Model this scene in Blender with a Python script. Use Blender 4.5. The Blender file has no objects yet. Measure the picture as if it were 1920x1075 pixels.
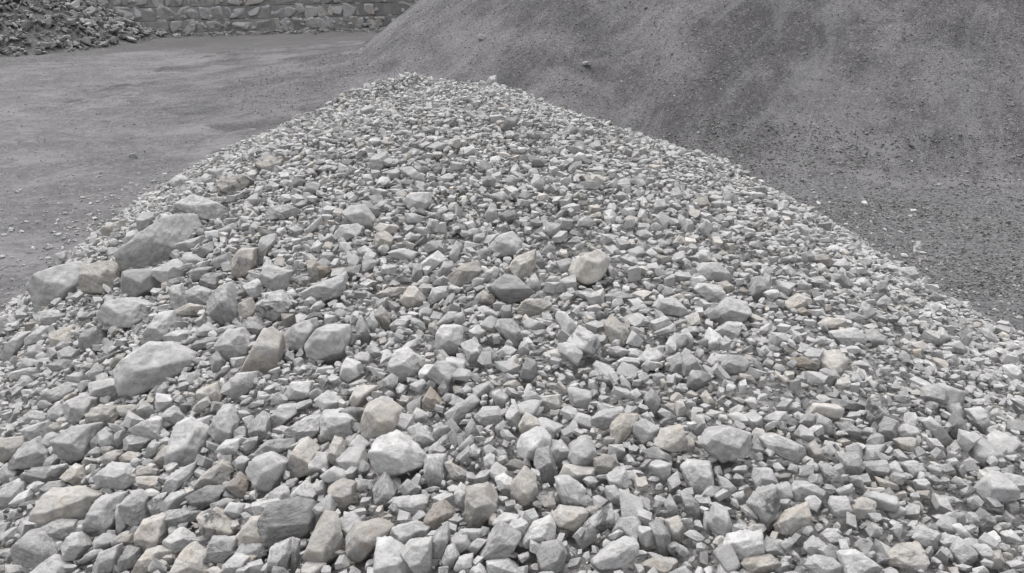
import bpy, bmesh, math, numpy as np
from mathutils import Vector, Matrix

# ------------------------------------------------------------------ camera, sky, sun, exposure
scene = bpy.context.scene
col = scene.collection
CAM_H, PITCH, FPX = 2.9, math.radians(21.0), 1663.0     # eye height, downward pitch, focal length in px of a 1920 px wide frame
cam_data = bpy.data.cameras.new('camera')
cam_data.sensor_width = 36.0
cam_data.lens = 36.0 * FPX / 1920.0
cam_data.clip_start, cam_data.clip_end = 0.05, 2000.0
camera = bpy.data.objects.new('camera', cam_data)
camera.location = (0, 0, CAM_H)
camera.rotation_euler = (math.radians(90) - PITCH, 0, 0)
col.objects.link(camera)
scene.camera = camera

SUN_EL, SUN_AZ = math.radians(66), math.radians(-25)     # azimuth from +Y towards +X
world = bpy.data.worlds.new('World')
scene.world = world
world.use_nodes = True
wn, wl = world.node_tree.nodes, world.node_tree.links
wn.clear()
sky = wn.new('ShaderNodeTexSky'); sky.sky_type = 'NISHITA'; sky.sun_disc = False
sky.sun_elevation = SUN_EL; sky.sun_rotation = SUN_AZ
sky.air_density = 1.0; sky.dust_density = 3.0; sky.ozone_density = 1.0
grey = wn.new('ShaderNodeHueSaturation'); grey.inputs['Saturation'].default_value = 0.12   # overcast: a grey sky
bg = wn.new('ShaderNodeBackground'); bg.inputs['Strength'].default_value = 0.165
wo = wn.new('ShaderNodeOutputWorld')
wl.new(sky.outputs[0], grey.inputs['Color']); wl.new(grey.outputs[0], bg.inputs['Color']); wl.new(bg.outputs[0], wo.inputs['Surface'])
sun = bpy.data.lights.new('sun', 'SUN'); sun.energy = 0.72; sun.angle = math.radians(34); sun.color = (1.0, 0.965, 0.92)
sun_o = bpy.data.objects.new('sun', sun); col.objects.link(sun_o)
sd = Vector((math.sin(SUN_AZ) * math.cos(SUN_EL), math.cos(SUN_AZ) * math.cos(SUN_EL), math.sin(SUN_EL)))
sun_o.rotation_euler = sd.to_track_quat('Z', 'Y').to_euler()
scene.view_settings.view_transform = 'Standard'
scene.view_settings.look = 'None'
scene.view_settings.gamma = 1.0
scene.view_settings.exposure = 0.95

rng = np.random.default_rng(11)

# ------------------------------------------------------------------ helpers
def tag(o, label=None, cat=None, group=None, kind=None):
    for k, v in (('label', label), ('category', cat), ('group', group), ('kind', kind)):
        if v: o[k] = v
    return o

def mesh_obj(name, v, f, mat, parent=None, smooth=False, attrs=None, loc=(0, 0, 0)):
    """v (n,3) vertices; f (m,k) faces all of k corners -> ONE linked mesh object. attrs: name -> (n,4) or (n,3) per-vertex data."""
    me = bpy.data.meshes.new(name)
    v = np.asarray(v, np.float32); f = np.asarray(f, np.int32)
    m, k = f.shape
    me.vertices.add(len(v)); me.vertices.foreach_set('co', v.ravel())
    me.loops.add(m * k); me.loops.foreach_set('vertex_index', f.ravel())
    me.polygons.add(m)
    me.polygons.foreach_set('loop_start', np.arange(0, m * k, k, dtype=np.int32))
    if np.ndim(smooth) == 0:
        smooth = np.full(m, bool(smooth))
    for an, a in (attrs or {}).items():
        a = np.asarray(a, np.float32)
        if a.shape[1] == 4:
            at = me.attributes.new(an, 'FLOAT_COLOR', 'POINT'); at.data.foreach_set('color', a.ravel())
        else:
            at = me.attributes.new(an, 'FLOAT_VECTOR', 'POINT'); at.data.foreach_set('vector', a.ravel())
    me.update(calc_edges=True)
    me.polygons.foreach_set('use_smooth', smooth)
    me.update()
    o = bpy.data.objects.new(name, me); o.location = loc
    col.objects.link(o)
    if mat: me.materials.append(mat)
    if parent: o.parent = parent
    return o

def grid_faces(nx, ny):
    i = np.arange(nx * ny).reshape(ny, nx)
    return np.stack([i[:-1, :-1], i[:-1, 1:], i[1:, 1:], i[1:, :-1]], -1).reshape(-1, 4)

def _hash(ix, iy, iz, s):
    h = (ix * 374761393 + iy * 668265263 + iz * 2147483647 + s * 974634777) & 0xFFFFFFFF
    h = ((h ^ (h >> 13)) * 1274126177) & 0xFFFFFFFF
    return ((h ^ (h >> 16)) & 0xFFFF) / 65535.0

def vnoise(p, s=0):
    """value noise in 0..1 at points p (n,3)"""
    p = np.asarray(p, float)
    i = np.floor(p).astype(np.int64); t = p - i; t = t * t * (3 - 2 * t)
    r = 0
    for a in (0, 1):
        for b in (0, 1):
            for c in (0, 1):
                w = (t[:, 0] if a else 1 - t[:, 0]) * (t[:, 1] if b else 1 - t[:, 1]) * (t[:, 2] if c else 1 - t[:, 2])
                r = r + w * _hash(i[:, 0] + a, i[:, 1] + b, i[:, 2] + c, s)
    return r

def fbm(p, oct=4, s=0):
    r, a, n = 0, 1, 0
    p = np.asarray(p, float)
    for k in range(oct):
        r = r + a * (vnoise(p * 2 ** k + 17.3 * k, s + k) - .5); n += a; a *= .5
    return r / n

def noise2(x, y, sc, oct=4, s=0):
    sh = np.shape(x)
    return fbm(np.stack([np.ravel(x) * sc, np.ravel(y) * sc, np.zeros(np.size(x)) + .37], -1), oct, s).reshape(sh)

_ico = {}
def ico(level):
    if level not in _ico:
        bm = bmesh.new(); bmesh.ops.create_icosphere(bm, subdivisions=level, radius=1)
        bm.verts.ensure_lookup_table()
        _ico[level] = (np.array([v.co[:] for v in bm.verts]), np.array([[v.index for v in f.verts] for f in bm.faces]))
        bm.free()
    return _ico[level]

# ------------------------------------------------------------------ heightfields
def pile_height(x, y):
    z0, z1, yc, aL, aR, b, r0, w, S, x0, sk, pw = 1.339, 0.423, 6.089, 3.022, 2.651, 6.57, 0.663, 0.302, 2.191, 0.134, -0.202, 1.473
    xx = x - x0 - sk * (y - yc)
    a = np.where(xx < 0, aL, aR)
    r = (np.abs(xx / a) ** pw + np.abs(np.maximum(y - yc, 0) / b) ** pw) ** (1 / pw)
    z = z0 + z1 * y / 8 - S * w * np.logaddexp(0, (r - r0) / w)
    z = z - .7 * np.maximum(0, -1.2 - y)
    for bx, by, s, h in PILE_BUMPS:
        z = z + h * np.exp(-((x - bx) ** 2 + (y - by) ** 2) / (2 * s * s))
    return z + .05 * noise2(x, y, 1.6, 2, 71) + .075 * noise2(x, y, 4.5, 2, 72)
PILE_BUMPS = [(-1.2, 9.8, .26, .15), (-1.75, 9.9, .22, .09), (-.6, 9.9, .16, -.10), (-.6, 10.7, .3, -.10), (.8, 9.4, .3, -.06), (-2.6, 10.6, .3, -.06), (-.2, 9.9, .14, .05), (.3, 9.3, .22, -.05), (.72, 8.6, .3, -.14), (1.1, 8.1, .25, -.03),
              (1.6, 6.95, .3, .05), (2.5, 6.2, .3, .03), (2.72, 6.15, .16, -.10), (3.0, 5.75, .3, -.05), (3.35, 5.2, .25, .06), (-4.2, 6.6, .5, .04), (-3.5, 9.7, .5, .07), (-4.2, 9.6, .4, .05), (-4.3, 8.3, .5, .05),
              (.2, 3.9, .5, -.03), (1.0, 4.6, .5, .03)]

MOUND = [(7.9, 24.3, 12.6, .70), (9.4, 19.0, 8.2, .74), (1.2, 22.5, 7.6, .20)]      # two tipped lobes and a low apron: centre, foot radius, slope
def mound_height(x, y):
    z = -9.0 + 0 * x
    for k, (cx, cy, r, s) in enumerate(MOUND):
        d = np.hypot(x - cx, y - cy); an = np.arctan2(y - cy, x - cx)
        d = d + .5 * noise2(an * 3, d * .05, 1.0, 3, 5 + k) + .16 * noise2(an * 14, d * .12, 1.0, 3, 9 + k)
        zz = s * (r - np.sqrt(d * d + .8))
        z = np.maximum(z, zz) + .0
        z = np.where(np.abs(z - zz) < .3, np.maximum(z, zz) - .0, z)
    z = z + .16 * noise2(x, y, .45, 4, 3) - .5 * np.exp(-((x - .125 * y) / .75) ** 2)      # a gully between two tipped lobes
    return .30 * np.logaddexp(0, z / .30) - .07        # soft foot

def ground_height(x, y):
    n = .05 * noise2(x, y, .35, 4, 21) + .015 * noise2(x * .8 + y * .6, y * .8 - x * .6, 1.1, 3, 22)
    fade = np.clip(1 - (np.hypot(x, y) - 60) / 60, 0, 1)
    rut = 0
    for off in (-6.3, -7.9, -9.6):                     # shallow wheel ruts running away along the yard
        rut = rut - .03 * np.exp(-((x - off - .10 * (y - 14) + .2 * np.sin(y * .3)) / .16) ** 2)
    return (n + rut) * fade

def ray(u, v):
    """unit view direction through pixel (u, v) of the 1920x1075 frame, as scaled so that depth along the axis is 1"""
    x = (u - 960) / FPX; y = -(v - 537.5) / FPX
    cp, sp = math.cos(PITCH), math.sin(PITCH)
    return np.array([x, cp + y * sp, -sp + y * cp])
E1 = np.array([1.0, 0, 0]); E2 = np.array([0, math.sin(PITCH), math.cos(PITCH)]); E3 = np.array([0, -math.cos(PITCH), math.sin(PITCH)])
EYE = np.array([0, 0, CAM_H])

def project(p):
    d = p - EYE
    depth = -(d @ E3)
    return 960 + FPX * (d @ E1) / depth, 537.5 - FPX * (d @ E2) / depth, depth

def on_ground(u, v):
    r = ray(u, v); t = CAM_H / -r[2]
    return EYE + r * t

_T = np.linspace(.9, 12, 1600)
def on_pile(u, v):
    r = ray(u, v)
    p = EYE + _T[:, None] * r
    g = p[:, 2] - pile_height(p[:, 0], p[:, 1])
    hit = np.nonzero(g <= 0)[0]
    i = hit[0] if len(hit) and g[hit[0]] <= 0 and pile_height(p[hit[0], 0], p[hit[0], 1]) > 0 else int(np.argmin(np.abs(g) + 10 * (pile_height(p[:, 0], p[:, 1]) < .1)))
    return p[i], _T[i]

# ------------------------------------------------------------------ materials
def new_mat(name):
    m = bpy.data.materials.new(name); m.use_nodes = True
    nt = m.node_tree; nt.nodes.clear()
    out = nt.nodes.new('ShaderNodeOutputMaterial'); b = nt.nodes.new('ShaderNodeBsdfPrincipled')
    nt.links.new(b.outputs[0], out.inputs['Surface'])
    b.inputs['Roughness'].default_value = .88
    b.inputs['Specular IOR Level'].default_value = .25
    return m, nt, b

class N:
    """short node-building calls"""
    def __init__(s, nt): s.nt = nt
    def put(s, sock, v):
        if hasattr(v, 'is_linked') or isinstance(v, bpy.types.NodeSocket): s.nt.links.new(v, sock)
        else: sock.default_value = v
    def math(s, op, a, b=0.0, clamp=False):
        n = s.nt.nodes.new('ShaderNodeMath'); n.operation = op; n.use_clamp = clamp
        s.put(n.inputs[0], a); s.put(n.inputs[1], b); return n.outputs[0]
    def noise(s, vec, scale, detail=4, rough=.55, dist=0.0):
        n = s.nt.nodes.new('ShaderNodeTexNoise'); s.put(n.inputs['Vector'], vec)
        n.inputs['Scale'].default_value = scale; n.inputs['Detail'].default_value = detail
        n.inputs['Roughness'].default_value = rough; n.inputs['Distortion'].default_value = dist
        return n.outputs[0]
    def voronoi(s, vec, scale, out='Color'):
        n = s.nt.nodes.new('ShaderNodeTexVoronoi'); s.put(n.inputs['Vector'], vec); n.inputs['Scale'].default_value = scale
        return n.outputs[out]
    def mapping(s, vec, scale, rot=(0, 0, 0)):
        n = s.nt.nodes.new('ShaderNodeMapping'); s.put(n.inputs['Vector'], vec)
        n.inputs['Scale'].default_value = scale; n.inputs['Rotation'].default_value = rot; return n.outputs[0]
    def ramp(s, v, lo, hi):
        n = s.nt.nodes.new('ShaderNodeMapRange'); n.interpolation_type = 'SMOOTHSTEP'
        s.put(n.inputs[0], v); n.inputs[1].default_value = lo; n.inputs[2].default_value = hi; return n.outputs[0]
    def mix(s, f, a, b, blend='MIX'):
        n = s.nt.nodes.new('ShaderNodeMix'); n.data_type = 'RGBA'; n.blend_type = blend
        s.put(n.inputs[0], f); s.put(n.inputs[6], a); s.put(n.inputs[7], b); return n.outputs[2]
    def scale(s, c, f):
        n = s.nt.nodes.new('ShaderNodeVectorMath'); n.operation = 'SCALE'
        s.put(n.inputs[0], c); s.put(n.inputs['Scale'], f); return n.outputs[0]
    def attr(s, name):
        n = s.nt.nodes.new('ShaderNodeAttribute'); n.attribute_name = name; return n
    def sep(s, c):
        n = s.nt.nodes.new('ShaderNodeSeparateColor'); s.put(n.inputs[0], c); return n.outputs
    def bump(s, h, strength, dist, normal=None):
        n = s.nt.nodes.new('ShaderNodeBump'); n.inputs['Strength'].default_value = strength; n.inputs['Distance'].default_value = dist
        s.put(n.inputs['Height'], h)
        if normal: s.put(n.inputs['Normal'], normal)
        return n.outputs[0]
    def objco(s):
        return s.nt.nodes.new('ShaderNodeTexCoord').outputs['Object']

def make_stone_mat():
    m, nt, b = new_mat('quarry_stone'); n = N(nt)
    lc = n.attr('lc').outputs['Vector']; base = n.attr('tone').outputs['Color']
    ms = n.attr('misc'); st, pa, ru = n.sep(ms.outputs['Color'])[:3]; fol = ms.outputs['Alpha']
    n1 = n.noise(lc, 22, 8, .7, .5)
    nf = n.noise(lc, 190, 4, .7)
    ban = n.noise(n.mapping(lc, (14, 14, 95)), 1.0, 6, .72, 1.4)
    fac = n.math('ADD', n.math('MULTIPLY', n.math('SUBTRACT', n1, .5), 1.45), n.math('MULTIPLY', n.math('SUBTRACT', nf, .5), .7))
    fac = n.math('ADD', fac, n.math('MULTIPLY', n.math('SUBTRACT', ban, .5), n.math('MULTIPLY', fol, 1.35)))
    c = n.scale(base, n.math('ADD', fac, 1.0))
    smask = n.math('MULTIPLY', n.ramp(n.noise(lc, 11, 4, .6, .6), .40, .62), st, True)
    c = n.mix(smask, c, n.scale(c, 1.0))
    c = n.mix(smask, c, (1.0, .95, .875, 1), 'MULTIPLY')
    pmask = n.math('MULTIPLY', n.ramp(n.noise(lc, 13, 6, .72, .8), .50, .60), pa, True)
    c = n.mix(pmask, c, (.11, .109, .11, 1))
    rmask = n.math('MULTIPLY', n.ramp(n.noise(lc, 30, 5, .7, .5), .60, .68), ru, True)
    c = n.mix(rmask, c, (.42, .24, .12, 1))
    nt.links.new(c, b.inputs['Base Color'])
    h = n.math('ADD', n.math('ADD', n1, n.math('MULTIPLY', nf, .35)), n.math('MULTIPLY', n.math('MULTIPLY', ban, fol), .9))
    nt.links.new(n.bump(h, .8, .013), b.inputs['Normal'])
    return m

def make_bed_mat():
    m, nt, b = new_mat('shaded_stone_dust'); n = N(nt); oc = n.objco()
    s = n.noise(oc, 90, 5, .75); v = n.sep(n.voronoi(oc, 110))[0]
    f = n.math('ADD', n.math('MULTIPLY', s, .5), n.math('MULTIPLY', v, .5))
    nt.links.new(n.mix(f, (.13, .127, .125, 1), (.34, .335, .33, 1)), b.inputs['Base Color'])  # dust colour darkened so gaps between stones read as deeper shade
    nt.links.new(n.bump(f, .9, .012), b.inputs['Normal'])
    return m

def gravelly(name, dark, light, speck, stretch=None, damp=None):
    """compacted fine gravel: broad tone drifts, grains as small random cells, few pale specks"""
    m, nt, b = new_mat(name); n = N(nt); oc = n.objco()
    broad = n.noise(oc, .55, 6, .62, .4)
    if stretch: broad = n.math('ADD', n.math('MULTIPLY', broad, .5), n.math('MULTIPLY', n.noise(n.mapping(oc, stretch[0], stretch[1]), 1.0, 5, .6, .3), .5))
    g1 = n.sep(n.voronoi(oc, 46))[0]; g2 = n.sep(n.voronoi(oc, 100))[1]; g3 = n.noise(oc, 9, 5, .7)
    grain = n.math('ADD', n.math('ADD', n.math('MULTIPLY', g1, .34), n.math('MULTIPLY', g2, .3)), n.math('MULTIPLY', g3, .36))
    f = n.math('ADD', n.ramp(broad, .30, .70) if stretch else n.math('ADD', n.math('MULTIPLY', n.ramp(broad, .34, .66), .85), .05), n.math('MULTIPLY', n.math('SUBTRACT', grain, .5), 1.6 if stretch else 2.0))
    f = n.math('MULTIPLY', f, 1.0, True)
    c = n.mix(f, dark, light)
    c = n.mix(n.math('MULTIPLY', n.ramp(n.sep(n.voronoi(oc, 26))[2], .93, .97), speck), c, (.42, .41, .40, 1))
    if damp: c = damp(n, oc, c)
    else:
        s = nt.nodes.new('ShaderNodeSeparateXYZ'); n.put(s.inputs[0], oc)
        for k, (cx, cy, r_, s_) in enumerate(MOUND[:2]):
            dx, dy = n.math('SUBTRACT', s.outputs[0], cx), n.math('SUBTRACT', s.outputs[1], cy)
            cb = nt.nodes.new('ShaderNodeCombineXYZ')
            n.put(cb.inputs[0], n.math('MULTIPLY', n.math('ARCTAN2', dy, dx), 22.0)); n.put(cb.inputs[1], n.math('MULTIPLY', n.math('SQRT', n.math('ADD', n.math('MULTIPLY', dx, dx), n.math('MULTIPLY', dy, dy))), .35)); cb.inputs[2].default_value = 3.7 * k
            st = n.math('MULTIPLY', n.ramp(n.noise(cb.outputs[0], 1.0, 6, .72, .7), .50, .66), (.45, .42)[k])          # paler grit drawn out down the slope
            if k: st = n.math('MULTIPLY', st, n.ramp(s.outputs[0], 1.6, 3.2))
            c = n.mix(st, c, n.mix(g2, (.12, .118, .12, 1), (.23, .226, .23, 1)))
        sh = n.ramp(n.noise(oc, 2.6, 6, .7, .6), .52, .66)                   # dark pits painted into the colour as noise patches
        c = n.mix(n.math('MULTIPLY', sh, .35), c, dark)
    nt.links.new(c, b.inputs['Base Color'])
    h = n.math('ADD', grain, n.math('MULTIPLY', g3, .6))
    nt.links.new(n.bump(h, .4 if stretch else .6, .008 if stretch else .03), b.inputs['Normal'])
    return m

def yard_damp(n, oc, c):
    s = n.nt.nodes.new('ShaderNodeSeparateXYZ'); n.put(s.inputs[0], oc)
    tr = n.noise(n.mapping(oc, (.9, 1.7, 1), (0, 0, .5)), 1.0, 8, .8, 1.0)      # scuffed darker marks, drier pale patches
    c = n.mix(n.math('MULTIPLY', n.ramp(tr, .56, .68), .6), c, (.07, .067, .066, 1))
    c = n.mix(n.math('MULTIPLY', n.ramp(n.noise(n.mapping(oc, (.45, .6, 1), (0, 0, .5)), 1.0, 11, .85, .5), .46, .60), .8), c, (.170, .165, .1705, 1))
    c = n.mix(n.math('MULTIPLY', n.ramp(n.noise(oc, 6, 8, .85), .50, .60), .5), c, (.20, .1975, .199, 1))
    c = n.mix(n.math('MULTIPLY', n.ramp(n.noise(oc, 11, 6, .85), .53, .62), .45), c, (.066, .064, .064, 1))
    ap = n.math('ADD', s.outputs[0], n.math('MULTIPLY', n.math('SUBTRACT', n.noise(oc, .5, 6, .7, .5), .5), 5.0))     # spilled dark gravel off the mound
    gr = n.ramp(n.noise(oc, 14, 5, .75), .35, .65)
    c = n.mix(n.math('MULTIPLY', n.ramp(ap, 1.2, 3.4), .9), c, n.mix(gr, (.058, .056, .058, 1), (.150, .147, .151, 1)))
    c = n.mix(n.math('MULTIPLY', n.math('MULTIPLY', n.ramp(ap, -6.8, -4.6), n.ramp(s.outputs[1], 13, 18)), .5), c, n.mix(gr, (.06, .058, .06, 1), (.14, .137, .141, 1)))
    y = n.math('ADD', s.outputs[1], n.math('MULTIPLY', n.noise(oc, .35, 5, .6, .5), 7.0))
    m1 = n.ramp(y, 28.5, 30.5)                                             # damp dark ground before the wall
    return n.mix(n.math('MULTIPLY', m1, .62), c, (.066, .064, .064, 1))

STONE = make_stone_mat()
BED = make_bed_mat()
GROUND = gravelly('yard_gravel', (.060, .0572, .060, 1), (.111, .1075, .111, 1), .2, ((.7, .16, 1), (0, 0, .12)), yard_damp)
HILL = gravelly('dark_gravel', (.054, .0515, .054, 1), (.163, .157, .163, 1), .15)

def albedo(t):
    return np.minimum(.38 * (np.maximum(np.asarray(t, float), 1.5) / 6.5) ** .95, .50)

def stone_attrs(nv, tone, tint, lc, fol=.25, patch=0., rust=0.):
    a = float(albedo(tone))
    rgb = {'g': (1.0, .99, .985), 't': (1.02, .985, .945), 'b': (1.03, .96, .89)}[tint]
    st = {'g': .12, 't': .75, 'b': 1.0}[tint]
    return {'tone': np.tile([a * rgb[0], a * rgb[1], a * rgb[2], 1.0], (nv, 1)),
            'misc': np.tile([st, patch, rust, fol], (nv, 1)), 'lc': lc}

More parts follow.
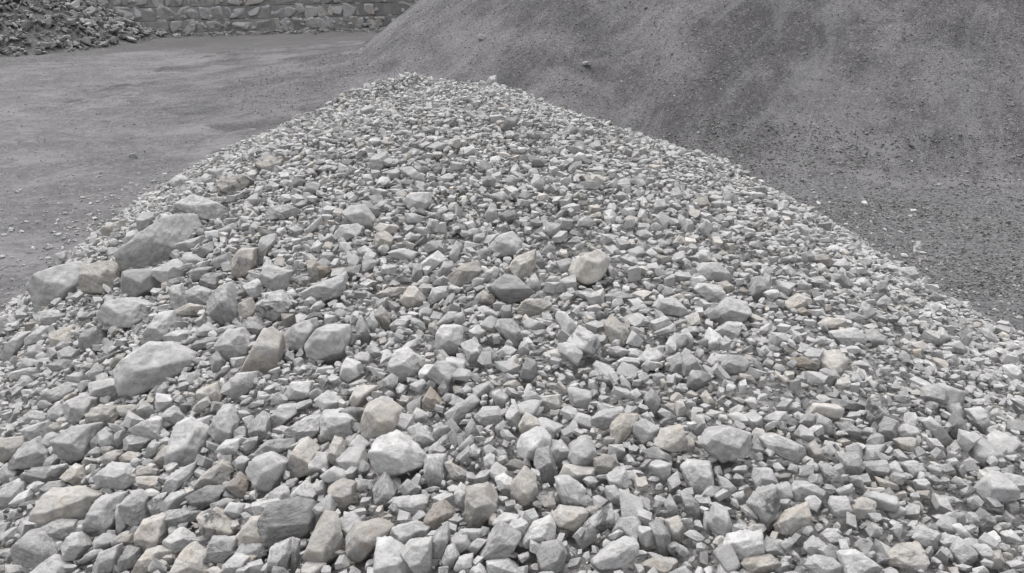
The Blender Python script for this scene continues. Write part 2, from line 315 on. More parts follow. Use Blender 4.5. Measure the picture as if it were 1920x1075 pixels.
# outlines of the stones that can be told apart in the photograph, traced by eye in tiles of it
# tone, tint+shape, points | label | how other labels call it
STONES = '''
#A
6.5 gf 700,350 800,250 930,150 1060,130 1085,190 1070,250 960,390 880,430 720,450|largest long grey slab, lying diagonally along the shoulder of the pile|the long diagonal slab
7 gf 985,100 1000,70 1100,30 1240,80 1325,130 1290,160 1190,170 1090,130 1040,120|pale pointed slab overhanging a dark hollow, touching the long diagonal slab's upper end|the pale pointed slab
6.3 ga 180,530 290,440 400,415 450,450 470,540 400,620 270,675 205,640|bulkiest grey boulder at the pile's edge beside the open ground|the bulky edge boulder
6 tf 480,430 560,400 640,450 685,540 600,580 480,570|streaked tan and grey boulder wedged behind the bulky edge boulder
4 gr 690,460 860,450 930,540 790,600 690,560|dark grey block tucked under the lower end of the long diagonal slab
7 ga 860,450 960,400 1030,450 1010,520 930,520 870,480
6 ga 1000,300 1130,260 1140,300 1040,350 1000,330
5 gf 1090,340 1180,290 1210,340 1100,400
6 ga 1030,400 1080,360 1140,400 1110,430 1040,420
7 ga 1155,235 1230,225 1240,270 1165,285
6 ga 1240,220 1300,185 1330,220 1280,250 1240,250
6.3 tf 1310,390 1350,340 1420,340 1430,420 1380,480 1310,490|upright tan-stained ribbed stone leaning against a tall pale blade|the upright ribbed tan stone
7 gf 1425,400 1470,270 1530,250 1540,290 1480,400 1420,440|tall pale blade of rock standing beside the upright ribbed tan stone
5 ga 1190,390 1280,350 1300,400 1220,440
4 ga 1065,470 1100,440 1180,440 1150,490 1080,520
3.5 gp 1120,530 1150,480 1230,480 1240,540 1180,580
7.5 gf 960,550 1010,540 1060,640 1010,680 970,660
6 ga 1060,570 1090,545 1180,580 1160,640 1070,640
6 tf 970,680 1060,640 1160,660 1120,700 980,700
5.5 gf 1170,640 1200,570 1270,540 1290,620 1340,680 1340,730 1220,760 1180,690|grey banded block with layered steps across its face|the banded layered block
7 ta 1345,640 1400,610 1430,680 1400,715 1350,710
6.7 gp 1440,660 1490,580 1560,570 1640,640 1620,690 1550,735 1450,700|pale angular block with a dark patch, shadow gap beneath it|the dark-patched pale block
6 ga 1470,490 1500,430 1560,450 1620,460 1620,540 1570,570 1490,530
8 ga 1370,540 1420,510 1480,530 1470,590 1420,610
5 tf 1290,570 1380,550 1400,590 1320,610
8 ga 1590,580 1640,555 1680,590 1640,615
6.5 gf 1700,570 1740,550 1920,480 1935,560 1920,590 1800,630 1710,600|long ribbed grey slab lying level in the middle of the coarse flank|the long ribbed slab
6 tf 1725,400 1770,390 1790,430 1800,510 1750,520
3 ba 1785,430 1840,430 1850,460 1800,500
7.5 gf 1720,220 1800,150 1815,190 1720,270
6 gf 1500,150 1530,90 1620,80 1680,110 1660,150 1510,165
6 ga 1600,830 1640,770 1740,730 1760,780 1720,850 1710,900 1620,890
6 gr 1715,800 1760,775 1920,780 1945,850 1925,950 1880,975 1740,930 1715,850|large rounded grey boulder in the middle of the coarse flank|the large rounded grey boulder
6.5 tr 1470,800 1540,770 1590,810 1580,960 1540,1030 1400,1040 1365,1000 1420,900|pale tan-streaked lumpy stone, twisted like a boomerang|the twisted tan-streaked stone
6 ga 1215,860 1270,800 1340,790 1400,860 1390,920 1270,960 1235,930
5 ga 1340,770 1420,720 1480,770 1430,830 1380,820
7.5 ga 1220,780 1290,760 1340,770 1300,800 1230,800
6.5 ga 1110,780 1160,750 1210,790 1180,820 1110,820
5 gf 1060,880 1150,830 1230,830 1200,870 1090,905
7 gr 910,830 960,800 1050,800 1060,840 960,870
7 ga 800,870 830,780 880,710 960,700 990,770 930,830 870,870
6.7 ga 651,1020 699,951 831,870 939,870 1059,921 1080,966 1050,996 870,1116 786,1152 705,1131|broad pale slab crossed by a darker vertical band, tilted above a deep shadow|the broad dark-banded slab
6.5 ga 560,690 620,620 700,610 830,650 840,700 780,760 640,760 570,720|wide rough pale boulder downhill of the bulky edge boulder|the wide rough boulder
7 ga 190,700 240,680 370,690 360,730 280,760 200,720
7 ga 90,690 130,650 170,660 170,710 100,740
7 ga -20,720 30,710 80,760 40,800 -10,850
7 ga 0,930 90,810 150,810 130,870 60,960 10,970|pale bar-shaped stone lying diagonally at the pile's outer edge
7.5 ga 160,820 220,770 290,770 240,850 160,870
6.5 ta 290,800 350,780 430,850 350,870 300,880
5 gf 470,870 480,790 540,770 580,830 560,890 540,920
6 gr 330,910 380,880 430,900 430,960 380,980 340,950
6 ga 160,880 200,870 250,930 220,965 190,950
6 ga 110,990 150,950 200,960 195,1000 130,1010
7 ga 80,1020 170,1000 270,1000 280,1030 120,1050 90,1050
4.5 ga 270,980 350,950 410,960 400,1010 300,1010
6.5 ga 510,1030 530,980 570,1020 560,1060 520,1065|small upright leaf-shaped stone standing in a shadowed gap
5.5 gf 450,990 570,940 690,890 660,920 540,980 460,1010
5.5 ta 620,970 660,930 700,920 690,960 640,1000
6 ga 1185,960 1220,900 1260,960 1250,1010 1200,1020
7 ga 380,1040 460,1020 510,1075 400,1075
#D
6 ta 1110,60 1200,30 1240,80 1230,130 1170,140 1120,90
7 ga 1310,10 1330,-40 1430,-50 1420,30 1350,90 1310,95
7.5 ga 1580,100 1640,10 1740,5 1745,80 1700,100|pale wedge stone over a flat dark gap, uphill of the small rubble
7 ga 1770,110 1830,70 1900,110 1900,160 1840,180
6.3 ga 490,20 600,0 690,20 690,90 625,103 545,90
6.5 gf 160,150 230,90 350,10 410,20 400,80 260,130|long pale streaked slab lying near the pile's outer edge
6.6 ga 345,130 450,85 520,100 520,170 450,230 380,260 365,190|faceted pale block perched above the large squarish boulder
7.5 ga 270,170 315,130 360,180 330,220 280,215
6.5 ga 130,190 180,165 260,180 270,215 150,230
5.5 tf 530,150 640,150 660,180 640,210 645,260 540,260 510,230|crumbling tan block with fine horizontal ribs|the crumbling ribbed tan block
6 ta 660,140 740,135 790,170 760,210 690,190
7.5 ga 745,270 830,215 890,220 900,330 800,310|pale triangular stone pointing toward the crumbling ribbed tan block
5 ga 890,190 930,200 975,240 920,270 890,240
6.5 ga 920,180 970,150 1040,200 990,240 940,230
7.2 ga 980,260 1050,230 1110,260 1150,310 1120,430 1110,480 960,470 950,380|tall pale boulder with sharp facets, one side in shadow|the tall faceted boulder
6.5 ta 870,440 920,370 960,370 950,460 900,480
6 ga 320,320 400,260 510,250 505,410 430,440 390,460 340,410|large squarish smooth-faced grey boulder near the outer edge|the large squarish boulder
6 gr 230,360 260,300 305,310 305,390 245,390
6.5 ga 130,270 240,235 265,290 220,340 150,300
5.5 ta 265,260 320,230 350,270 330,310 280,290
5.3 ta -20,330 140,310 165,345 110,400 30,445 -20,440|flat tan slab half out of view at the picture's edge|the flat tan edge slab
5.5 ga 60,470 120,360 180,330 250,400 280,440 260,480 80,490|grey slab with a dark rim, resting beside the flat tan edge slab
6 ga 0,500 50,470 110,500 100,550 20,560
4.5 gf 130,540 170,500 310,490 310,550 200,580
6.5 gr 545,300 580,270 630,300 660,380 620,390 560,340
5.5 gr 640,290 680,280 690,340 660,370
7 ga 510,330 530,310 555,340 540,370 515,370
7 ga 495,410 520,380 575,375 560,420
6 tr 570,430 600,400 670,410 660,460 590,465
6 ta 670,430 700,405 770,420 770,460 690,470
6.5 gf 690,330 740,300 830,330 780,390 700,380
6.5 ga 810,420 840,350 890,350 880,400 830,440
6.5 ga 1160,290 1240,170 1280,165 1325,230 1310,310 1250,340
7 ga 1100,220 1170,200 1180,250 1130,270
7.5 ga 1220,390 1250,350 1330,340 1330,400 1280,430
6 gf 1405,250 1450,190 1500,220 1505,290 1440,345 1410,300
6.5 ga 1520,200 1560,150 1660,140 1665,180 1550,270 1525,270
7.5 gf 1580,290 1690,220 1780,210 1795,280 1720,340 1600,350|long pale stone with a light tan streak, lying on a dark slab|the long pale streaked stone
5 gf 1420,420 1500,340 1640,330 1640,370 1520,400 1430,450
7 ga 1800,230 1820,190 1950,185 1990,215 1985,300 1920,335 1810,300|pale square-cornered block beside the long pale streaked stone
7 ta 1600,480 1660,370 1710,350 1770,400 1740,510 1650,540|pale tan pointed boulder leaning uphill beside the lumpy grey boulder|the pointed tan boulder
6.5 ta 1840,410 1880,330 1916,340 1940,400 1930,480 1850,450
6.3 gr 1380,510 1420,450 1510,420 1590,460 1590,510 1540,600 1480,625 1430,570|lumpy rounded grey boulder between tan-coloured stones|the lumpy grey boulder
7 ga 1300,460 1340,425 1395,440 1370,500
5.8 tp 1085,600 1140,530 1230,460 1285,490 1280,560 1180,610|speckled tan boulder capping a darker stone|the speckled tan boulder
3 gf 1050,650 1120,610 1250,610 1220,680 1120,720|dark grey stone directly beneath the speckled tan boulder
4.6 ba 1270,590 1330,530 1390,570 1385,640 1340,650|squarish brown-stained stone beside the speckled tan boulder
7.5 ga 1255,610 1290,630 1330,655 1260,655
6.5 ga 910,620 950,540 1070,480 1060,540 970,630
7.5 ta 350,540 400,480 440,490 495,580 430,580
7 ga 540,540 600,480 700,490 770,550 700,600 560,580
6.5 ta 770,540 850,540 920,550 900,610 800,600
5.5 ta 770,500 830,480 880,500 880,530 780,530
5 gf 235,600 270,570 360,560 420,600 300,625
6.5 ta 210,760 250,640 480,635 530,650 480,770 420,780 300,790|broad boulder with a tan-stained lower face, above a black gap|the broad tan-faced boulder
7.5 ga -20,640 60,570 120,580 125,640 30,700 -20,710
6.5 ga 475,830 520,740 540,670 660,650 665,720 640,800 590,860 510,870|tall lumpy grey boulder with a brown spot at its top|the tall lumpy boulder
5.5 ga 690,720 690,680 760,640 810,670 820,760 770,800 720,790
7 ga 655,700 690,720 720,800 660,860
6.5 ta 760,860 800,800 920,760 925,880 830,960 770,930
5.5 tf 640,910 660,870 750,860 750,900 660,935
6 gr 520,910 570,870 630,880 610,930 540,940
5.5 gf 190,850 280,800 400,810 420,850 350,900 210,870
5.5 gf 80,930 130,880 220,870 270,910 360,960 340,1040 200,1040 90,1000|big mottled grey boulder near the bottom corner, streaked dark and pale|the mottled corner boulder
6.5 ga 350,930 380,880 430,870 490,920 440,990 380,1000
7 ga 180,1075 280,990 380,1040 390,1100 180,1100
6.5 ga 520,1060 560,970 650,930 655,1020 600,1085 530,1085
6 ga 440,1010 500,960 560,950 530,990 470,1020
6.5 ta 750,1060 800,980 880,950 950,970 900,1030 800,1090 730,1100
4.5 gf 680,1000 700,950 760,960 770,1030 700,1060
8 ga 920,900 970,850 1010,850 1080,890 1050,930 960,960
5 gf 920,780 930,740 1010,730 1110,740 1090,770 990,810 930,840
6 tp 1110,770 1200,730 1260,780 1330,830 1300,880 1190,880 1140,830|rough tan-grey stone dotted with small dark pits|the pitted rough stone
7.5 gr 1250,740 1290,690 1360,700 1350,750 1280,770
5 ga 1180,690 1260,660 1310,670 1250,720 1190,720
3.2 gf 1450,790 1500,720 1620,690 1720,720 1750,760 1740,830 1640,900 1540,910 1480,860|biggest dark charcoal boulder, streaked and mottled, among pale stones|the dark charcoal boulder
7.5 ga 1420,690 1540,670 1600,700 1500,740 1440,750
7.5 ga 1635,640 1700,580 1770,630 1750,680 1660,670
6 ga 1750,780 1760,720 1840,640 1870,720 1820,800
6.5 ga 1760,590 1820,565 1830,630 1780,640
5 ta 1848,612 1920,573 1974,588 1980,666 1935,702 1884,687|square tan block uphill of the dark charcoal boulder
5.4 tr 1690,1030 1740,900 1810,790 1870,800 1930,890 1910,960 1800,1045 1740,1045|tall tan rounded boulder with fine rust flecks, below the dark charcoal boulder|the tall tan boulder
8 gf 1500,1075 1520,950 1600,915 1620,970 1600,1060 1530,1090
7 gf 1625,1070 1640,890 1675,900 1670,1000 1650,1075
6.5 ta 1310,900 1400,790 1450,780 1490,870 1460,920 1340,920
5 gp 1150,990 1190,900 1300,900 1310,960 1260,1010 1170,1010
8 ga 1250,1040 1310,980 1380,1000 1350,1080 1260,1090
7 ta 960,1075 1010,980 1060,950 1100,1000 1190,1050 1180,1090 970,1100
5.5 ga 1370,960 1390,920 1480,920 1490,970 1420,1000
#B
6 gr 10,130 50,90 110,85 180,170 175,220 130,240|smooth rounded grey stone leaning over a pale square-edged block|the smooth leaning stone
5 ga 120,60 160,70 230,120 210,150 130,110
7 ga -30,240 0,200 80,190 110,210 105,250 0,295 -35,270|pale square-edged block just downhill of the smooth leaning stone
7.5 ga 360,70 390,20 480,15 490,60 465,120 390,110|pale trapezoid stone standing out above the finer middle rubble|the pale trapezoid stone
6.5 gf 810,140 840,80 870,90 875,160 850,195 815,190
3 gr 890,140 940,110 990,130 990,160 940,185|charcoal rounded stone beside a small upright pale one|the small charcoal stone
6 ga 480,210 500,165 540,170 540,230 500,250
7 ga 835,320 890,260 950,240 1000,290 1010,330 960,370 890,375|pale rough-faced boulder propped in the centre of the pile|the pale central boulder
8 ga 690,180 740,170 760,200 720,225
7 tr 1300,450 1340,380 1440,335 1490,380 1490,450 1440,510 1370,525 1305,490|large bulbous pale boulder with a tan spot, alone in fine rubble|the bulbous pale boulder
6.5 gr 1215,400 1270,385 1310,420 1290,465 1240,460
6.5 tf 950,430 980,390 1080,350 1080,420 1040,500 980,480
6 ga 1080,340 1110,340 1160,430 1130,445 1090,400
4.5 ta 600,490 660,440 760,410 780,450 720,520 640,540|brownish grey stone uphill of the dark angular slab
7 ga 780,490 840,440 880,440 870,490 800,515
3.8 ga 840,540 910,490 1000,500 1090,580 1010,620 930,640 880,600|dark angular grey slab at the centre of the pile, pale stones around|the dark angular slab
7 ga 1060,500 1090,470 1125,540 1110,580 1050,550
5.5 tf 990,670 1040,620 1130,620 1160,650 1110,690 1020,715|tan layered stone tucked just downhill of the dark angular slab
8 ga 455,410 540,350 590,390 520,445 480,440
6 gf 540,480 580,400 620,400 630,440 580,500
5.5 gf 400,480 410,420 450,420 460,490 410,510
6.5 tf 190,590 270,550 360,545 360,580 210,610
7 tr 330,620 380,550 420,550 470,600 460,650 370,655
7.5 ga 490,620 520,550 590,540 590,600 510,640
8 ga 590,545 620,530 670,550 660,580 600,570
5.5 tf 760,600 800,565 860,610 850,640 770,630
7.5 ga 765,660 800,650 885,700 870,720 790,690
7 ga 1030,740 1060,720 1120,740 1165,770 1080,780 1035,765
7 ga 1215,720 1230,690 1270,700 1350,800 1360,850 1330,885 1290,870|long pale blade-like stone pointing downhill, right of the dark angular slab|the long pale blade
6.5 gf 880,770 900,730 960,730 1040,850 1010,880 950,860|long streaked grey stone downhill of the dark angular slab
4.5 ga 890,690 910,650 950,645 960,710 910,720
8 ga 545,800 565,770 650,775 670,840 660,910 590,920 540,890|pale cube-shaped stone with flat square faces|the pale cube stone
7 ga 680,870 720,850 770,880 790,940 790,990 720,980|pale upright stone standing directly beside the pale cube stone
4.5 gf 800,900 840,890 920,970 900,990 830,950
7.5 ga 270,990 300,920 370,900 440,950 440,990 400,1040 340,1070 290,1030|large pale dome-topped boulder downhill of the pale cube stone|the pale domed boulder
9 gr 440,1030 480,985 540,990 550,1030 500,1075 450,1060
8 gr 0,1010 30,960 90,980 100,1040 40,1075 0,1060
7 gf 540,750 600,690 640,690 640,730 570,775
6 ga 640,700 680,685 695,730 660,770 640,750
6 tf 190,700 220,650 280,710 270,770 230,770
6 ga 145,740 170,690 210,750 190,810 160,800
5.5 gf 85,780 110,710 160,800 150,855 110,850
6.5 ga 275,760 310,730 370,730 360,780 280,785
6.5 ga 230,890 290,830 320,850 250,900
7.5 ga 880,910 920,880 980,900 950,940 890,940
7 ta 940,960 980,935 1005,970 990,1000 945,1000
3.5 gr 1010,1040 1040,950 1090,970 1100,1030 1060,1075 1020,1075|small smooth dark stone set in fine pale rubble
5 gr 1170,190 1230,190 1240,240 1180,265 1150,230
5.5 ta 1490,760 1530,720 1620,800 1620,840 1580,870 1510,850
6.5 ga 1770,650 1800,610 1880,610 1920,650 1950,680 1900,705 1800,690
7.5 gr 1710,350 1750,330 1790,370 1760,400
7.5 ga 1760,800 1870,750 1880,790 1790,815
8 ga 1560,960 1600,940 1680,950 1670,990 1570,990
8 gr 1610,910 1640,890 1700,910 1690,940 1630,945
6 ga 1840,950 1900,920 1930,1000 1900,1030 1840,1010
5 gf 1460,600 1560,570 1630,590 1640,620 1500,625
7 gr 90,330 130,310 180,350 160,370 110,360
6 ta 190,250 240,230 290,270 270,330 200,340
5.5 ga 460,330 490,290 560,280 560,330 480,350
6.5 ga 270,350 350,330 420,350 400,385 300,380
6.5 gf 610,360 650,290 680,310 660,390 620,410
7 ga 210,180 230,150 280,150 290,180
6.5 ta 190,210 220,185 300,200 310,240 230,250
7 gr 360,130 410,130 470,150 450,185 380,180
7.5 ga 540,110 580,85 600,110 550,150
#C
8 gr 75,390 100,340 150,340 160,390 110,410
6 gr 95,450 130,410 200,410 270,480 260,510 100,500|grey rounded stone capped by a paler one, among fine rubble|the capped grey stone
7 ga 85,560 130,525 210,540 240,590 210,640 140,620
7 tr 200,520 250,510 290,545 260,580 220,555
5 gf 380,580 410,500 450,490 490,530 460,620 400,610
9.5 ga 140,850 170,790 200,810 245,860 240,880 150,890|brightest white triangular stone in the rubble|the white triangular stone
6.5 gf 190,790 250,755 330,760 290,860 220,820
6 ga 190,680 260,620 360,640 370,700 310,750 200,740
7 ga 0,800 30,790 60,840 40,890 0,890
7 ta 570,640 650,590 730,620 700,660 590,670
4 ba 630,680 680,660 720,690 690,710
3.5 bf 600,950 680,940 770,980 740,1010 650,990|thin rust-brown slab lying flat in the rubble|the rust-brown slab
7.5 ga 840,800 980,780 1030,830 1000,870 900,870 850,830|pale flat-topped stone uphill of the rust-brown slab
5 ga 1040,830 1090,790 1140,830 1120,870 1060,880
7 ta 770,750 840,720 910,730 910,770 790,780
4.8 ta 730,370 800,360 850,400 820,430 740,400|tan stone standing out on the fine pale shoulder below the skyline|the tan shoulder stone
6 ga 1200,480 1240,440 1310,435 1315,490 1240,535 1180,520|grey angular block on the skyline against the dark gravel ground|the skyline block
7 gf 880,310 990,295 1000,340 950,370 890,350
6.5 ga 860,420 920,390 950,440 900,465
8 ga 640,190 700,200 700,250 660,260
8 ga 980,520 1020,490 1060,530 1010,570
5 gr 230,990 270,930 340,930 380,990 340,1020 270,1030
6.5 ga 160,980 200,930 250,930 220,990
9 ga 400,940 440,970 450,990 410,980
5.5 ga 0,960 40,910 80,960 110,1010 60,1050 0,1040
7 ga 1420,830 1470,780 1500,830 1450,870
6.5 ga 1480,870 1560,850 1600,900 1570,920 1500,900
6 ga 1700,920 1760,900 1770,960 1720,970
8 gr 1830,1000 1880,990 1910,1040 1860,1075 1820,1060
3 gr 480,890 510,870 550,890 530,920 490,910
7.5 ga 960,970 1010,960 1080,1000 1030,1015
6 gr 720,490 790,480 800,520 740,530
#E
6 tr 110,240 140,160 220,120 310,170 320,230 280,310 200,350 130,310|large warm-toned rounded boulder uphill of the large pale wedge slab|the warm rounded boulder
6.5 ga 300,270 330,200 390,210 400,260 330,305
7.5 gr 400,190 420,155 490,190 480,230 410,225
5 ba 460,110 500,50 565,120 545,165 480,140|small brown-faced stone with a pointed top, near the pale domed boulder
6.5 gf 590,180 740,85 765,120 700,190 610,230
8 ga 165,420 180,370 310,325 380,370 480,440 440,480 290,530 210,500|large pale wedge slab, the palest big flat face low on the pile|the large pale wedge slab
8 ga 45,360 90,310 160,350 130,380 50,400
7 ga 375,280 430,250 520,330 460,380 420,330
6.5 ga 490,390 540,350 580,390 540,420 495,420
7 gf 470,490 490,430 570,430 580,540 540,625 490,580|tall pale ribbed stone with a pointed foot, touching the large pale wedge slab
6 tf 585,470 620,465 700,510 690,580 620,540
8 ga 700,390 740,360 775,420 700,420|small pale pyramid-shaped stone
7.5 gr 800,440 830,420 860,430 850,500 810,480
8 ga 925,190 970,125 1005,180 990,265 940,230
7 ta 1000,250 1040,190 1120,240 1060,270 1010,290
9 gr 995,370 1020,310 1095,265 1165,330 1165,370 1100,420 1040,435 1000,410|bright white smooth rounded boulder low on the pile|the white rounded boulder
6 ga 755,200 790,160 870,160 915,210 890,240 800,240
6 ga 1180,390 1240,345 1280,390 1240,470 1200,450
5.5 gr 1285,430 1300,370 1370,340 1425,390 1420,470 1380,485 1300,470|grey rounded stone with a scooped face, next to the white rounded boulder|the scooped grey stone
5 gf 1110,400 1160,390 1210,520 1190,575 1130,550 1090,470
7 tr 1225,550 1260,480 1330,490 1430,500 1400,555 1320,545
4 ta 1430,440 1500,420 1560,465 1480,530 1430,500
4 tf 915,470 980,440 1070,480 1030,500 940,495
8.5 ga 870,560 920,535 960,560 950,650 910,650
5.5 tr 955,590 1020,510 1090,570 1100,650 1080,690 1000,690 960,640|taupe round-topped boulder downhill of the white rounded boulder|the taupe boulder
7 gf 1220,570 1300,565 1365,610 1320,720 1260,700 1230,640
7 ga 1200,640 1230,600 1235,690 1205,690
8 gr 635,640 670,590 710,620 690,720 650,700
4.8 ta 700,680 710,620 800,600 870,680 860,720 760,830 700,810|tan-brown wedge boulder with a broad flat face|the tan-brown wedge boulder
4 ba 470,780 510,720 560,695 615,740 590,800 520,830 475,820|dull brown block beside the tan-brown wedge boulder
6.5 gf 275,710 310,675 480,660 460,720 370,770 350,740
5.5 gf 180,620 240,545 300,620 260,690 200,690
5 ga 330,600 370,560 440,600 420,650 360,660
4.8 tro 30,900 90,820 180,800 265,830 260,870 200,920 160,960 110,1010 60,1000 30,950|large tan boulder with bright orange rust spots near the bottom edge|the rust-spotted boulder
6 ga 260,900 290,830 400,800 480,830 470,890 340,940
8 ga 190,1030 200,930 260,925 350,990 420,1040 400,1090 190,1090|pale blocky boulder cut off by the bottom edge, below the rust-spotted boulder
6.5 ga 345,970 400,920 490,910 500,1085 430,1085
6.5 gf 490,950 530,870 590,820 600,900 570,980 500,990
7 gf 565,1010 590,950 630,930 655,980 610,1050
7 gr 635,1050 660,1000 730,985 730,1040 650,1065
5.5 gf 785,970 900,810 1000,860 990,900 930,1000 820,990|broad grey triangular slab with ribbed lower edge|the grey triangular slab
8.5 ga 940,820 970,775 1040,790 1070,840 1010,870 950,850
8 ga 1025,900 1080,820 1160,790 1195,830 1190,890 1050,930|pale clean-edged block beside the grey triangular slab
6.5 ta 1195,760 1240,720 1370,735 1380,750 1320,840 1230,810
5.5 gp 1330,880 1380,810 1450,780 1510,710 1520,790 1430,870 1350,930|jagged stone streaked dark and white, pointing uphill|the streaked jagged stone
4.5 ga 1110,990 1150,930 1220,920 1260,970 1240,1060 1160,1060 1120,1030
7 ga 1420,1000 1500,940 1600,905 1660,920 1660,970 1560,1040 1470,1050|long smooth pale stone downhill of the streaked jagged stone|the long smooth pale stone
7 ga 830,1020 920,1010 1000,1060 980,1090 830,1090
8 ga 720,1060 770,1035 810,1075 800,1090 720,1090
5.5 ga 620,890 700,880 720,920 660,960
7 ga 705,940 760,890 810,900 750,970
6 ta 1105,140 1130,90 1220,80 1230,140 1150,170
6 ga 1415,210 1480,170 1575,150 1570,210 1480,265 1420,240
6 tf 1520,270 1590,195 1660,195 1640,270 1550,370 1520,330
7 ga 1300,230 1330,190 1400,210 1400,260 1320,260
4 ga 1710,100 1750,60 1790,110 1760,180 1715,140
6.5 ga 1690,190 1720,175 1760,240 1730,260
6.5 ta 1775,360 1830,280 1910,260 1940,380 1850,390
6.5 ga 1490,600 1530,590 1590,660 1560,695 1500,660
6.5 ga 1500,540 1590,510 1630,570 1580,610 1520,590
6 ga 1820,700 1850,640 1890,720 1850,765
5.5 gf 1740,820 1790,800 1840,860 1840,960 1790,980
5.5 tr 1700,1030 1760,1005 1880,1020 1890,1075 1710,1090
6 tr 1840,790 1900,770 1930,850 1900,910 1850,880
6 ga 850,70 890,55 930,90 910,150 870,150
5 ga 870,260 910,230 935,270 920,320 880,310
6.5 ga 650,380 720,310 740,340 690,390
#G
6 ga 110,350 160,290 270,265 385,300 385,380 330,420 220,450 170,410|big flat-faced grey boulder, the bulkiest on the finer flank|the flat-faced grey boulder
7 gf 460,330 540,310 680,370 690,410 640,455 560,420 480,370|long layered slab with a dark lower edge|the dark-edged layered slab
6 tr 715,370 750,345 790,400 780,460 740,455
8 ga 370,100 410,100 420,150 390,155 350,110
7 ta 110,90 140,60 200,150 185,165 130,130
7.5 gr 265,195 330,185 410,230 390,250 300,230
5.5 gf 690,130 740,105 820,130 810,170 740,165
5 ga 660,230 700,185 740,190 740,240 690,260
6 ga 745,240 770,190 830,220 840,300 770,270
4 gf 830,95 950,110 1050,150 990,165 850,130
6 gf 870,240 930,230 990,270 980,320 900,290
7 gf 1000,260 1090,270 1080,300 1010,300
5 gp 1040,200 1070,120 1140,110 1150,200 1100,250 1050,240
4.5 ga 1110,280 1150,210 1210,230 1190,320 1130,330
7.5 ga 1200,300 1260,250 1320,270 1310,310 1220,310
6 ta 1200,330 1300,320 1330,350 1280,390 1230,380
7 ga 1360,230 1410,210 1510,330 1500,370 1420,330|pale elongated slab sloping downhill on the fine flank|the sloping pale slab
3.5 ga 1490,280 1540,180 1580,220 1580,300 1530,320|dark grey upright stone uphill of the sloping pale slab
7.5 ga 1615,170 1690,160 1735,270 1700,290 1630,230
5.5 gp 780,480 830,475 895,550 880,590 820,600 800,540
4.5 ga 905,440 990,425 1020,470 980,530 910,520
5 ga 1020,470 1150,460 1140,520 1040,540
7 ga 1160,490 1210,460 1235,540 1180,550
6.5 ga 1250,470 1330,460 1360,500 1290,550
7 ga 10,500 50,465 150,470 170,550 120,640 60,630|pale rough-faced upright boulder downhill of the flat-faced grey boulder|the rough upright boulder
6.5 ga 210,540 260,560 300,600 270,630 215,600
6.5 gr 410,560 440,500 500,500 525,570 470,610 420,600
6.5 gr 620,620 660,580 740,580 810,620 800,650 690,650 640,670|smooth peanut-shaped grey stone
6 ga 535,600 600,585 610,650 550,700
5.5 gp 390,690 450,620 530,600 550,740 490,840 440,800|speckled grey triangular boulder, narrow end down|the speckled triangular boulder
6.5 ta 525,810 600,740 710,700 695,790 600,850 540,850|pale tan pointed block touching the speckled triangular boulder|the pale tan pointed block
6.5 gr 155,790 190,715 250,740 285,850 260,880 180,840
7 ga 120,830 130,740 160,740 160,860
8 ga 250,930 280,890 440,865 450,980 330,1000
5.5 tf 345,1030 400,1000 500,985 550,1030 480,1075 370,1070
5.5 ga 455,930 500,900 570,910 560,970 470,980
6.5 ga 690,940 740,885 810,930 740,985
7 gr 840,700 860,665 930,665 945,720 900,755 850,740
6 ta 945,740 960,700 1020,670 1085,690 1060,740 980,770
8 gr 1155,740 1200,700 1250,710 1240,750 1170,770|smooth white oval stone in the fine lower flank
7 ga 710,1040 760,1000 860,1010 920,1075 730,1085
8 ga 910,980 1000,970 1100,1040 1090,1090 920,1090
6 tp 1150,1000 1210,960 1340,940 1360,1000 1300,1075 1180,1060
8 ga 1310,560 1370,550 1390,600 1320,610
6 ta 1320,620 1390,615 1385,655 1320,655
6 ga 1530,960 1580,910 1640,950 1640,1010 1560,1030
3.5 ga 1660,780 1700,730 1740,760 1740,840 1680,860
6.5 ga 1790,590 1850,530 1916,540 1940,620 1820,620
8 ga 1800,860 1860,850 1900,890 1820,905
7 ga 1640,930 1720,930 1750,980 1680,1000
7 ga 1450,900 1490,870 1550,880 1530,930 1470,930
7.5 ga 1530,820 1570,810 1620,870 1570,910
6.5 ga 1280,870 1340,830 1440,860 1440,920 1350,920
6.5 ga 800,870 870,860 920,900 840,920
6 ta 1090,540 1200,580 1210,610 1110,590
6.5 ga 860,610 950,580 960,620 880,645
7 ta 1040,600 1130,600 1110,640 1050,640
4.5 gf 0,650 60,660 100,710 90,760 20,730
7 ga 280,640 340,620 350,660 290,680
6 ta 0,300 60,330 60,380 0,400
6.5 ga 60,280 80,200 120,200 120,280 80,300
#T
6.5 ga 110,620 160,590 195,630 170,655 120,645|lone pale stone over a dark gap just below the pile's first summit
5 ga 20,520 60,500 110,510 80,530
6 ga 810,480 838,432 866,425 868,482|small upright stone standing on the pile's second summit
3.5 ga 900,720 930,670 990,660 980,700 940,750|dark grey stone high on the pile below the second summit|the dark summit stone
7 gr 330,950 380,930 470,1000 470,1040 420,1030|smooth pale curved stone uphill of the pale trapezoid stone
6.5 ga 150,950 180,880 250,860 280,910 200,980
6 ga 250,1010 280,960 330,950 320,1010
6.5 ga 530,1010 600,980 630,1000 590,1040
3.5 gr 1040,870 1090,880 1160,930 1080,940
9 gr 1315,880 1340,860 1370,870 1370,920 1320,915|bright white rounded stone high on the pile|the small white stone
8 ga 1175,910 1200,890 1230,920 1190,950
6.5 gr 1070,1030 1100,990 1140,1020 1130,1075 1080,1075
7 ga 480,830 540,800 620,820 560,850
7.5 ga 690,840 740,820 760,870 700,880
7 ga 1200,800 1260,790 1280,830 1210,830
5 ga 1310,770 1340,750 1360,790 1330,800
4 ga 1610,920 1660,920 1680,950 1620,950
#L
7 gr 970,1020 1000,990 1050,1010 1060,1050 1000,1065
#P
